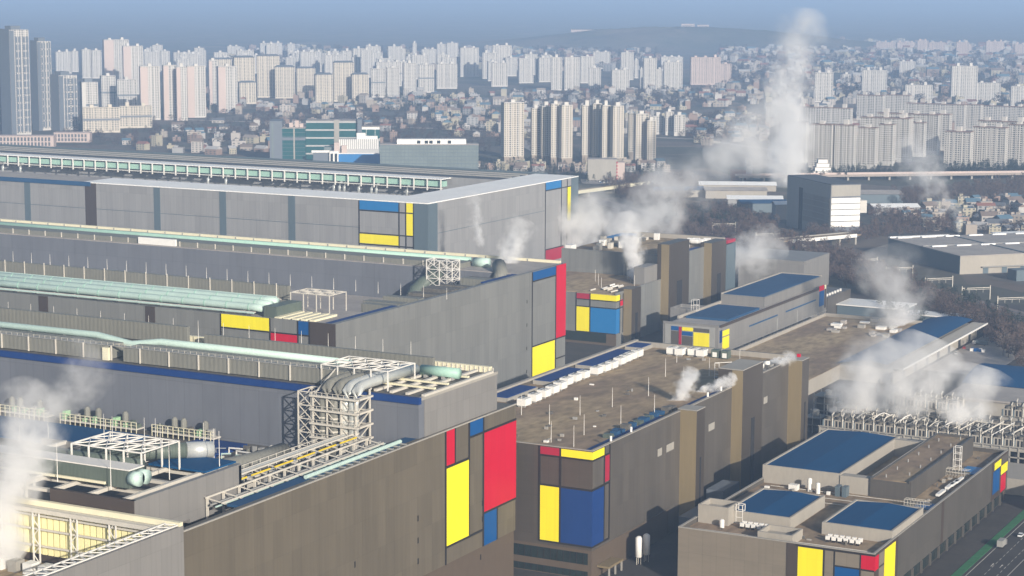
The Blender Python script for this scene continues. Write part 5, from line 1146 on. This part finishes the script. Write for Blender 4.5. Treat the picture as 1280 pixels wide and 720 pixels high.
# ------------------------------------------------------------------ houses
def inside(pt, poly):
    x, y = pt; c = False
    for (x0, y0), (x1, y1) in zip(poly, poly[1:] + poly[:1]):
        if (y0 > y) != (y1 > y) and x < (x1 - x0) * (y - y0) / (y1 - y0) + x0: c = not c
    return c
def sample(poly, n, mind=0):
    xs_ = [a for a, b in poly]; ys_ = [b for a, b in poly]; out = []
    tries = 0
    while len(out) < n and tries < n * 60:
        tries += 1
        q = (RND.uniform(min(xs_), max(xs_)), RND.uniform(min(ys_), max(ys_)))
        if inside(q, poly) and (not mind or all((q[0] - o[0]) ** 2 + (q[1] - o[1]) ** 2 > mind * mind for o in out[-250:])): out.append(q)
    return out
def house_mb(m_, x, y, a, b, h, rz, gable, i, j):
    ca, sa = math.cos(rz), math.sin(rz)
    P_ = lambda u, v, z: (x + u * ca - v * sa, y + u * sa + v * ca, z)
    k = len(m_.v)
    m_.v += [P_(-a, -b, 0), P_(a, -b, 0), P_(a, b, 0), P_(-a, b, 0), P_(-a, -b, h), P_(a, -b, h), P_(a, b, h), P_(-a, b, h)]
    m_.mi = i; m_._f([(0, 1, 5, 4), (1, 2, 6, 5), (2, 3, 7, 6), (3, 0, 4, 7)], k)
    m_.mi = j
    if gable:
        k2 = len(m_.v); e = .5
        m_.v += [P_(-a - e, -b - e, h), P_(a + e, -b - e, h), P_(a + e, b + e, h), P_(-a - e, b + e, h), P_(-a - e, 0, h + b * .6), P_(a + e, 0, h + b * .6)]
        m_._f([(0, 1, 5, 4), (2, 3, 4, 5), (1, 2, 5), (3, 0, 4)], k2)
    else:
        m_._f([(4, 5, 6, 7)], k); k2 = len(m_.v)
        m_.v += [P_(-a * .4, 0, h), P_(a * .2, 0, h), P_(a * .2, b * .7, h), P_(-a * .4, b * .7, h), P_(-a * .4, 0, h + 2.4), P_(a * .2, 0, h + 2.4), P_(a * .2, b * .7, h + 2.4), P_(-a * .4, b * .7, h + 2.4)]
        m_.mi = i; m_._f([(4, 5, 6, 7), (0, 1, 5, 4), (1, 2, 6, 5), (2, 3, 7, 6), (3, 0, 4, 7)], k2)
    m_.mi = 12
    for z in range(1, int(h - 1), 3):
        for q in range(3):
            u0 = -a + 2 * a * (q + .25) / 3; u1 = -a + 2 * a * (q + .7) / 3
            m_.quad(P_(u0, -b - .06, z), P_(u1, -b - .06, z), P_(u1, -b - .06, z + 1.5), P_(u0, -b - .06, z + 1.5))
HM = ['house%d' % i for i in range(6)] + ['tile%d' % i for i in range(6)] + ['apt_window']
HV = []
for k in range(14):
    m_ = MB(); a, b, h = RND.uniform(4.5, 9), RND.uniform(4, 6), RND.choice((4, 6, 7, 9, 10))
    house_mb(m_, 0, 0, a, b, h, 0, k % 2 == 0, k % 6, 6 + (k * 5 + k // 3) % 6)
    HV.append(m_)
Z = {
 'low pale house in the quarter below the left towers': ([(-2051,2545),(-2305,3758),(-2027,3753),(-1726,3195),(-1741,2837),(-1877,2692),(-1892,2347)], 90),
 'low house by the fields behind the white towers': ([(-1431,3377),(-1431,3649),(-1199,3168),(-1141,2816),(-1255,2930)], 46),
 'low colourful roofed building in the lowland beyond the pale warehouse': ([(-640,2060),(-585,2330),(-500,2120),(-470,1960),(-540,1930)], 54),
 'low house at the foot of the white towers': ([(-1290,2330),(-1085,2470),(-1050,2420),(-1240,2290)], 34)}
HMESH = []
for m_ in HV:
    o = m_.build('house', HM); HMESH.append(o.data); bpy.data.objects.remove(o)
for lab, (poly, n) in Z.items():
    for x, y in sample(poly, n, 17):
        o = bpy.data.objects.new('house', RND.choice(HMESH)); COL.objects.link(o)
        o.location = (x, y, 0); o.rotation_euler.z = R(28) + RND.choice((0, .4, -.5, 1.57, .2)); s_ = RND.uniform(.75, 1.25); o.scale = (s_, s_, s_)
        tag(o, lab, 'house', lab.replace('low pale house', 'houses').replace('low house', 'houses').replace('low colourful roofed building', 'colourful buildings'))
m_ = MB()
FARH = [([(-2989,7357),(-1651,6761),(-991,4074),(-1345,4013),(-1818,4479)], 700), ([(-4400,6200),(-3000,6800),(-2300,5300),(-3300,4500)], 380), ([(-1818,4479),(-1546,3727),(-1000,3300),(-900,3900),(-1000,4300)], 190), ([(-2900,3900),(-2200,3900),(-1950,3300),(-2300,3000)], 110), ([(-1500,3300),(-1150,3500),(-900,3300),(-1100,2950)], 150), ([(-2300,3700),(-1800,4500),(-1500,3700),(-1800,3300)], 170), ([(-1900,3300),(-1500,3500),(-1350,2900),(-1600,2800)], 120), ([(-3200,8600),(-1700,8300),(-1500,6300),(-2600,7000)], 400), ([(-1900,2330),(-1700,2330),(-1600,2700),(-1850,2750)], 60)]
for poly, n in FARH:
    for x, y in sample(poly, n):
        far = y > 5000
        house_mb(m_, x, y, RND.uniform(5, 11) * (1.5 if far else 1), RND.uniform(5, 8) * (1.4 if far else 1), RND.choice((5, 7, 9, 12, 16, 20 if far else 8)), R(28) + RND.choice((0, .4, -.5, 1.57)), RND.random() < .35, RND.randrange(6), 6 + RND.randrange(6))
m_.build('far_houses', HM, None, 'stuff')
# parked cars beside the bridge
cm = []
for c in ('white', 'black', 'roofblue_old', 'silver'):
    q = MB(); q.box(-.95, .95, -2.3, 2.3, .3, 1); q.box(-.8, .8, -1.3, 1.0, 1, 1.5); o = q.build('parked_car', c); cm.append(o.data); bpy.data.objects.remove(o)
for k in range(42):
    o = bpy.data.objects.new('parked_car', RND.choice(cm)); COL.objects.link(o)
    u, v = k % 14 * 4.4, k // 14 * 9
    o.location = (-1062 + u * .86 - v * .5, 2236 + u * .5 + v * .86, .3); o.rotation_euler.z = R(28)
    tag(o, 'tiny car in the car park below the white towers', 'car', 'cars in the far car park')
structure('car_park', MB().prism([(-1080, 2222), (-990, 2272), (-1012, 2312), (-1102, 2262)], -.1, .28), 'roofgrey')

# ------------------------------------------------------------------ trees
def bare_crown(rn, h):
    m_ = MB()
    for k in range(9):
        a = rn.uniform(0, 6.28); z = h * rn.uniform(.3, .6); r_ = h * rn.uniform(.16, .3)
        p1 = (math.cos(a) * r_, math.sin(a) * r_, z + h * rn.uniform(.2, .38)); m_.tube([(0, 0, z), p1], [.12, .04], 3, False)
    for k in range(110):
        a = rn.uniform(0, 6.28); q = rn.random() ** .5; zz_ = rn.uniform(.32, 1.0)
        rr = h * .29 * q * math.sin(math.pi * min(1, max(.08, (1.02 - zz_) / .72))) ** .6
        c = Vector((math.cos(a) * rr, math.sin(a) * rr, h * zz_)); d = Vector((rn.uniform(-1, 1) + math.cos(a), rn.uniform(-1, 1) + math.sin(a), rn.uniform(.2, 1.6))).normalized() * h * .15
        s_ = d.cross(Vector((rn.uniform(-1, 1), rn.uniform(-1, 1), rn.uniform(-1, 1)))).normalized() * h * .022
        m_.tri(c - s_, c + s_, c + d)
    return m_
def pine_crown(rn, h):
    m_ = MB()
    for k in range(110):
        zz_ = rn.uniform(.14, 1); a = rn.uniform(0, 6.28); rr = h * .24 * (1.04 - zz_) ** .8 * rn.uniform(.4, 1.05)
        c = Vector((math.cos(a) * rr, math.sin(a) * rr, h * zz_)); d = Vector((math.cos(a), math.sin(a), rn.uniform(-.5, .3))) * h * .09
        s_ = Vector((-math.sin(a), math.cos(a), rn.uniform(-.4, .4))) * h * .06
        m_.tri(c - s_, c + s_, c + d)
    return m_
TV = {'bare': [], 'pine': []}
for k in range(5):
    for kind in TV:
        rn = random.Random(100 + k); h = 10 + k * .8
        tr = MB().tube([(0, 0, -.2), (.1, 0, h * .3), (0, .1, h * (.62 if kind == 'bare' else .9))], [.28, .2, .06], 5)
        cr = bare_crown(rn, h) if kind == 'bare' else pine_crown(rn, h)
        o = tr.build('t', 'trunk'); c = cr.build('c', ('twig', 'twig_grey')[k % 2] if kind == 'bare' else 'needle')
        TV[kind].append((o.data, c.data, cr)); bpy.data.objects.remove(o); bpy.data.objects.remove(c)
def tree(kind, x, y, s_, lab, grp):
    a, b, _ = RND.choice(TV[kind])
    o = bpy.data.objects.new(kind + '_tree', a); COL.objects.link(o); o.location = (x, y, 0); o.rotation_euler.z = RND.uniform(0, 6.28); o.scale = (s_, s_, s_ * RND.uniform(.85, 1.2))
    c = bpy.data.objects.new('crown', b); COL.objects.link(c); c.parent = o
    tag(o, lab, 'tree', grp)
import numpy as np
class Mass:
    def __init__(s): s.v = []; s.n = 0; s.f = []
    def add(s, cr, x, y, sc, sz):
        if not hasattr(cr, 'tri_np'):
            V_ = np.array(cr.v, dtype=np.float32); F_ = np.array([f if len(f) == 3 else None for f in cr.f if len(f) == 3], dtype=np.int32)
            cr.tri_np = (V_, F_)
        V_, F_ = cr.tri_np; a = RND.uniform(0, 6.28); ca, sa = math.cos(a), math.sin(a)
        W = np.empty_like(V_); W[:, 0] = (V_[:, 0] * ca - V_[:, 1] * sa) * sc + x; W[:, 1] = (V_[:, 0] * sa + V_[:, 1] * ca) * sc + y; W[:, 2] = V_[:, 2] * sz
        s.f.append(F_ + s.n); s.v.append(W); s.n += len(V_)
    def build(s, name, m):
        V_ = np.concatenate(s.v); F_ = np.concatenate(s.f)
        me = bpy.data.meshes.new(name); me.vertices.add(len(V_)); me.vertices.foreach_set('co', V_.ravel())
        me.loops.add(F_.size); me.loops.foreach_set('vertex_index', F_.ravel()); me.polygons.add(len(F_)); me.polygons.foreach_set('loop_start', np.arange(0, F_.size, 3, dtype=np.int32))
        me.update(calc_edges=True); me.materials.append(G[m]); o = bpy.data.objects.new(name, me); COL.objects.link(o); o['kind'] = 'stuff'; return o
CORR = [(-664,1701),(-666,1800),(-560,1690),(-329,1378),(-293,1235),(-362,1378),(-440,1464),(-500,1530),(-607,1650)]
PINE = [(-527,1594),(-514,1628),(-419,1532),(-341,1428),(-323,1356),(-408,1451),(-488,1526)]
def near(q): return math.hypot(*q)
mass = Mass(); pts = sorted(sample(CORR, 900, 3.6), key=near)
for i, q in enumerate(pts):
    s_ = RND.uniform(.7, 1.15)
    if i % 3 == 0: tree('bare', q[0], q[1], s_, 'leafless brown tree in the belt along the railway', 'bare trees along the railway')
    else: mass.add(RND.choice(TV['bare'])[2], q[0], q[1], s_, s_ * RND.uniform(.85, 1.2))
for poly, n in (([(-676,2065),(-583,2059),(-538,1944),(-582,1868),(-600,1800),(-666,1830),(-660,1860),(-600,1930)], 200), ([(-1041,2200),(-993,2322),(-929,2244),(-860,2012),(-905,1986)], 300), ([(-769,1761),(-842,1969),(-819,2036),(-720,1931),(-680,1831),(-690,1755)], 300), ([(-700,2250),(-600,2500),(-560,2321),(-640,2121)], 260), ([(-1000,1650),(-860,1850),(-720,1800),(-720,1640)], 180)):
    for q in sample(poly, n): s_ = RND.uniform(.7, 1.2); mass.add(RND.choice(TV['bare'])[2], q[0], q[1], s_, s_)
mass.build('bare_woodland', 'twig')
mass = Mass(); pts = sorted(sample(PINE, 330, 2.5), key=near)
for i, q in enumerate(pts):
    s_ = RND.uniform(.6, 1.0)
    if i % 2 == 0: tree('pine', q[0], q[1], s_, 'dark green pine in the strip beside the railway', 'pines beside the railway')
    else: mass.add(RND.choice(TV['pine'])[2], q[0], q[1], s_, s_)
for poly, n in (([(-890,2471),(-748,2634),(-672,2778),(-623,2600),(-853,2400)], 420), ([(-1260,2285),(-1069,2444),(-998,2284),(-1057,2169),(-1244,2255)], 130), ([(-2225,3628),(-2161,3927),(-1908,3500),(-2015,3285)], 200), ([(-769,1800),(-842,1969),(-819,2036),(-740,1931)], 130), ([(-1330,2330),(-1240,2500),(-1150,2520),(-1180,2400)], 90), ([(-620,1700),(-560,1640),(-580,1610),(-640,1670)], 60), ([(-440,1450),(-400,1400),(-420,1390),(-460,1440)], 30)):
    for q in sample(poly, n): s_ = RND.uniform(.7, 1.3); mass.add(RND.choice(TV['pine'])[2], q[0], q[1], s_, s_ * .9)
mass.build('evergreen_woodland', 'needle')
# scattered town greenery, far off: reads as one mass
mass = Mass()
for poly, n, s0 in (([(-2051,2545),(-2305,3758),(-2027,3753),(-1726,3195),(-1741,2837),(-1892,2347)], 420, 1), ([(-1431,3377),(-1431,3649),(-1199,3168),(-1141,2816),(-1255,2930)], 260, 1.1), ([(-2101,3965),(-1818,4479),(-1546,3727),(-1809,3414)], 420, 1.4), ([(-2989,7357),(-1651,6761),(-991,4074),(-1345,4013),(-1818,4479)], 1000, 2.2), ([(-4400,6200),(-3000,6800),(-2300,5300),(-3300,4500)], 700, 2.2), ([(-640,2080),(-585,2350),(-490,2120),(-470,1960),(-540,1930)], 200, .8), ([(-2500,3000),(-2400,3300),(-1800,3200),(-1700,2700),(-1900,2330),(-2050,2400)], 380, 1.1), ([(-1500,3300),(-1150,3500),(-900,3100),(-1100,2850)], 200, 1.2), ([(-1900,3000),(-1500,3100),(-1350,2600),(-1500,2450),(-1750,2650)], 420, 1)):
    for q in sample(poly, n): s_ = s0 * RND.uniform(.6, 1.2); mass.add(RND.choice(TV['bare' if RND.random() < .6 else 'pine'])[2], q[0], q[1], s_ * 1.3, s_ * .8)
mass.build('town_greenery', 'bark_far')
# far hills
def hill(x, y, r1, r2, h, rz, sd):
    rn = random.Random(sd); V_ = []; F_ = []; n, k = 90, 26
    for j in range(k + 1):
        q = j / k
        for i in range(n):
            a = 6.283 * i / n; wv = 1 + .12 * math.sin(3 * a + sd) + .08 * math.sin(7 * a + 2 * sd)
            V_.append((math.cos(a) * r1 * q * wv, math.sin(a) * r2 * q * wv, -1 + h * (math.cos(math.pi * q) + 1) / 2 * (1 + .12 * math.sin(5 * a + 9 * q) * q + rn.uniform(-.06, .06))))
    for j in range(k):
        for i in range(n): F_.append((j * n + i, (j + 1) * n + i, (j + 1) * n + (i + 1) % n, j * n + (i + 1) % n))
    me = bpy.data.meshes.new('hill'); me.from_pydata(V_, [], F_); me.materials.append(G['hill']); me.polygons.foreach_set('use_smooth', [True] * len(F_))
    o = bpy.data.objects.new('hill', me); COL.objects.link(o); o.location = (x, y, 0); o.rotation_euler.z = rz; o['kind'] = 'structure'
hill(-3150, 7300, 1100, 420, 78, .45, 1); hill(-1300, 9600, 1500, 500, 40, .4, 3)
for i, (x, y, ww, h, lab) in enumerate(((-3321, 7629, 75, 8, 'leftmost faint block on the far hill'), (-3270, 7700, 54, 22, 'middle faint pink block on the far hill'), (-3220, 7740, 47, 18, 'right faint pink block on the far hill'), (-3560, 7380, 150, 2, 'long low faint building on the far hill crest'))):
    t = thing('hill_building', lab, 'building', (x, y, 0), None, R(26)); box(-ww / 2, ww / 2, 0, 18, 0, 62 + h).build('wall', 'apt_pink', t, **L)
    for k in range(6): box(-ww / 2 + 2, ww / 2 - 2, -.4, 0, 62 + h * (k - .8) / 6, 63.4 + h * (k - .8) / 6).build('window', 'apt_window', t, **L)

# ------------------------------------------------------------------ haze and steam
m = bpy.data.materials.new('haze_air'); n, N, L_, B = nodes(m); N.remove(B)
pv = N.new('ShaderNodeVolumePrincipled'); pv.inputs['Density'].default_value = HAZE_D; pv.inputs['Color'].default_value = (*HAZE_C, 1); pv.inputs['Anisotropy'].default_value = 0
L_.new(pv.outputs[0], N['Material Output'].inputs['Volume'])
G['haze_air'] = m
o = MB().box(-46000, 46000, -9500, 61000, -1.2, 246).build('haze', 'haze_air', None, 'stuff')

def steam(lab, B0, T0, r0, r1, k, bend=(0, 0, 0), seed=0, fade=.9):
    B0, T0, bend = Vector(B0), Vector(T0), Vector(bend)
    ax = T0 - B0; Ln = ax.length; u = ax.normalized()
    q1 = u.cross(Vector((0.3, .9, .1))).normalized(); q2 = u.cross(q1)
    rn = random.Random(seed); V_ = []; F_ = []; n, ns = 18, 14
    Rf = lambda t: r0 + (r1 - r0) * t ** .8
    for j in range(ns + 1):
        t = -.10 + 1.2 * j / ns
        prof = math.sqrt(max(.02, 1 - ((t - .5) / .62) ** 4))
        for i in range(n):
            a = 6.283 * i / n
            rr = Rf(min(1, max(0, t))) * 1.12 * prof * (1 + rn.uniform(-.1, .1))
            V_.append(tuple(B0 + u * (Ln * t) + bend * (4 * t * (1 - t)) + (q1 * math.cos(a) + q2 * math.sin(a)) * rr))
    for j in range(ns):
        for i in range(n): F_.append((j * n + i, j * n + (i + 1) % n, (j + 1) * n + (i + 1) % n, (j + 1) * n + i))
    F_.append(tuple(range(n - 1, -1, -1))); F_.append(tuple(ns * n + i for i in range(n)))
    me = bpy.data.meshes.new('steam_plume'); me.from_pydata(V_, [], F_); me.update()
    m = bpy.data.materials.new('steam'); nt_, N, K, Bs = nodes(m); N.remove(Bs)
    def V2(op, a, b):
        q = N.new('ShaderNodeVectorMath'); q.operation = op
        for i, v in enumerate((a, b)):
            if v is None: continue
            if hasattr(v, 'is_linked'): K.new(v, q.inputs[i])
            else: q.inputs[i].default_value = v
        return q
    def M2(op, a, b=0., clamp=False):
        q = N.new('ShaderNodeMath'); q.operation = op; q.use_clamp = clamp
        for i, v in enumerate((a, b)):
            if hasattr(v, 'is_linked'): K.new(v, q.inputs[i])
            else: q.inputs[i].default_value = v
        return q.outputs[0]
    P = N.new('ShaderNodeNewGeometry').outputs['Position']
    ns_ = N.new('ShaderNodeTexNoise'); ns_.inputs['Scale'].default_value = 1.15 / (r0 + r1); ns_.inputs['Detail'].default_value = 1.5
    K.new(P, ns_.inputs['Vector'])
    warp = V2('SCALE', V2('SUBTRACT', ns_.outputs['Color'], (.5, .5, .5)).outputs[0], None); warp.inputs['Scale'].default_value = (r0 + r1) * 1.0
    Pw = V2('ADD', P, warp.outputs[0]).outputs[0]
    rel = V2('SUBTRACT', Pw, tuple(B0)).outputs[0]
    tt = M2('DIVIDE', V2('DOT_PRODUCT', rel, tuple(u)).outputs['Value'], Ln)
    tc = M2('MINIMUM', M2('MAXIMUM', tt, 0.), 1.)
    t4 = M2('MULTIPLY', M2('MULTIPLY', tc, M2('SUBTRACT', 1., tc)), 4.)
    bo = N.new('ShaderNodeVectorMath'); bo.operation = 'SCALE'; bo.inputs[0].default_value = tuple(bend); K.new(t4, bo.inputs['Scale'])
    ao = N.new('ShaderNodeVectorMath'); ao.operation = 'SCALE'; ao.inputs[0].default_value = tuple(ax); K.new(tc, ao.inputs['Scale'])
    off = V2('SUBTRACT', V2('SUBTRACT', rel, ao.outputs[0]).outputs[0], bo.outputs[0]).outputs[0]
    dd = V2('LENGTH', off, None).outputs['Value']
    Rt = M2('ADD', M2('MULTIPLY', M2('POWER', tc, .8), r1 - r0), r0)
    core = M2('SUBTRACT', 1., M2('DIVIDE', dd, Rt))
    nn = N.new('ShaderNodeTexNoise'); nn.inputs['Scale'].default_value = 3.4 / (r0 + r1); nn.inputs['Detail'].default_value = 5; nn.inputs['Roughness'].default_value = .62
    K.new(P, nn.inputs['Vector'])
    f = M2('ADD', core, M2('MULTIPLY', M2('SUBTRACT', nn.outputs[0], .49), 2.3))
    f = M2('MULTIPLY', M2('MAXIMUM', f, 0.), 1.15, True)
    f = M2('MULTIPLY', f, f)
    edge = M2('MULTIPLY', M2('SUBTRACT', 1.05, M2('DIVIDE', dd, M2('MULTIPLY', Rt, 1.0))), 3., True)
    f = M2('MULTIPLY', f, edge)
    f = M2('MULTIPLY', f, M2('SUBTRACT', 1.08, M2('MULTIPLY', tc, fade)))
    f = M2('MULTIPLY', f, STEAM_K * k / (r0 + r1))
    pv = N.new('ShaderNodeVolumePrincipled'); pv.inputs['Color'].default_value = (.995, .996, .998, 1); pv.inputs['Anisotropy'].default_value = -.1
    K.new(f, pv.inputs['Density']); K.new(pv.outputs[0], N['Material Output'].inputs['Volume'])
    me.materials.append(m)
    o = bpy.data.objects.new('steam_plume', me); COL.objects.link(o); o['kind'] = 'stuff'; o['label'] = lab; o['category'] = 'steam'
for i, q in enumerate([
 ('white steam plume over the cream walled plant block at lower left', (-440, 478, 58), (-423, 478, 111), 9, 16, 1.1),
 ('faint steam drifting up the bluish inner wall at left', (-545, 630, 60), (-530, 634, 92), 6, 17, .32),
 ('white puff against the farthest hall right face', (-582, 1085, 68), (-566, 1085, 95), 5, 13, .8),
 ('thin wisp on the farthest hall right face', (-715, 1300, 51), (-722, 1300, 86), 5, 9, .3),
 ('dense white puff at the brown roof edge', (-363, 842, 48), (-352, 842, 65), 3, 6.5, 1.6),
 ('small white puff before the tall bronze pier', (-360, 866, 50), (-343, 868, 59), 2, 4, 1.4),
 ('little puff left of the far bronze pier', (-355, 940, 50), (-340, 940, 58), 2, 4.5, 1),
 ('upright white plume from the low roof with the yellow corner', (-583, 1290, 33), (-593, 1290, 78), 7, 13, 1.2),
 ('wide pale steam bank beside the farthest hall corner', (-768, 1560, 20), (-740, 1560, 62), 24, 26, .8),
 ('big rolling steam bank behind the two tier building', (-758, 1640, 18), (-668, 1650, 88), 28, 38, .55),
 ('thin steam drifting up from the rolling bank', (-680, 1700, 84), (-705, 1900, 120), 30, 34, .2),
 ('tall steam column rising above the far town', (-846, 2300, 14), (-830, 2300, 196), 34, 42, .75, (-3, 0, 0)),
 ('steam blowing off the two tier building right end', (-590, 1440, 22), (-535, 1440, 46), 13, 20, .8),
 ('spreading plume from the chimney by the pale warehouse', (-520, 1890, 12), (-578, 1915, 82), 4, 32, .4, (8, 0, -6)),
 ('wide thin plume over the blue wing roof', (-404, 1330, 16), (-419, 1330, 60), 27, 27, .62),
 ('steam cloud over the left end of the cooling rows', (-334, 1012, 15), (-320, 1022, 54), 16, 24, .75),
 ('steam cloud over the middle left of the cooling rows', (-308, 1012, 15), (-296, 1022, 56), 17, 24, .8),
 ('steam cloud over the middle of the cooling rows', (-271, 1012, 15), (-266, 1020, 44), 15, 22, .85)]):
    steam(*q[:6], *(q[6:] or ((0, 0, 0),)), seed=i)
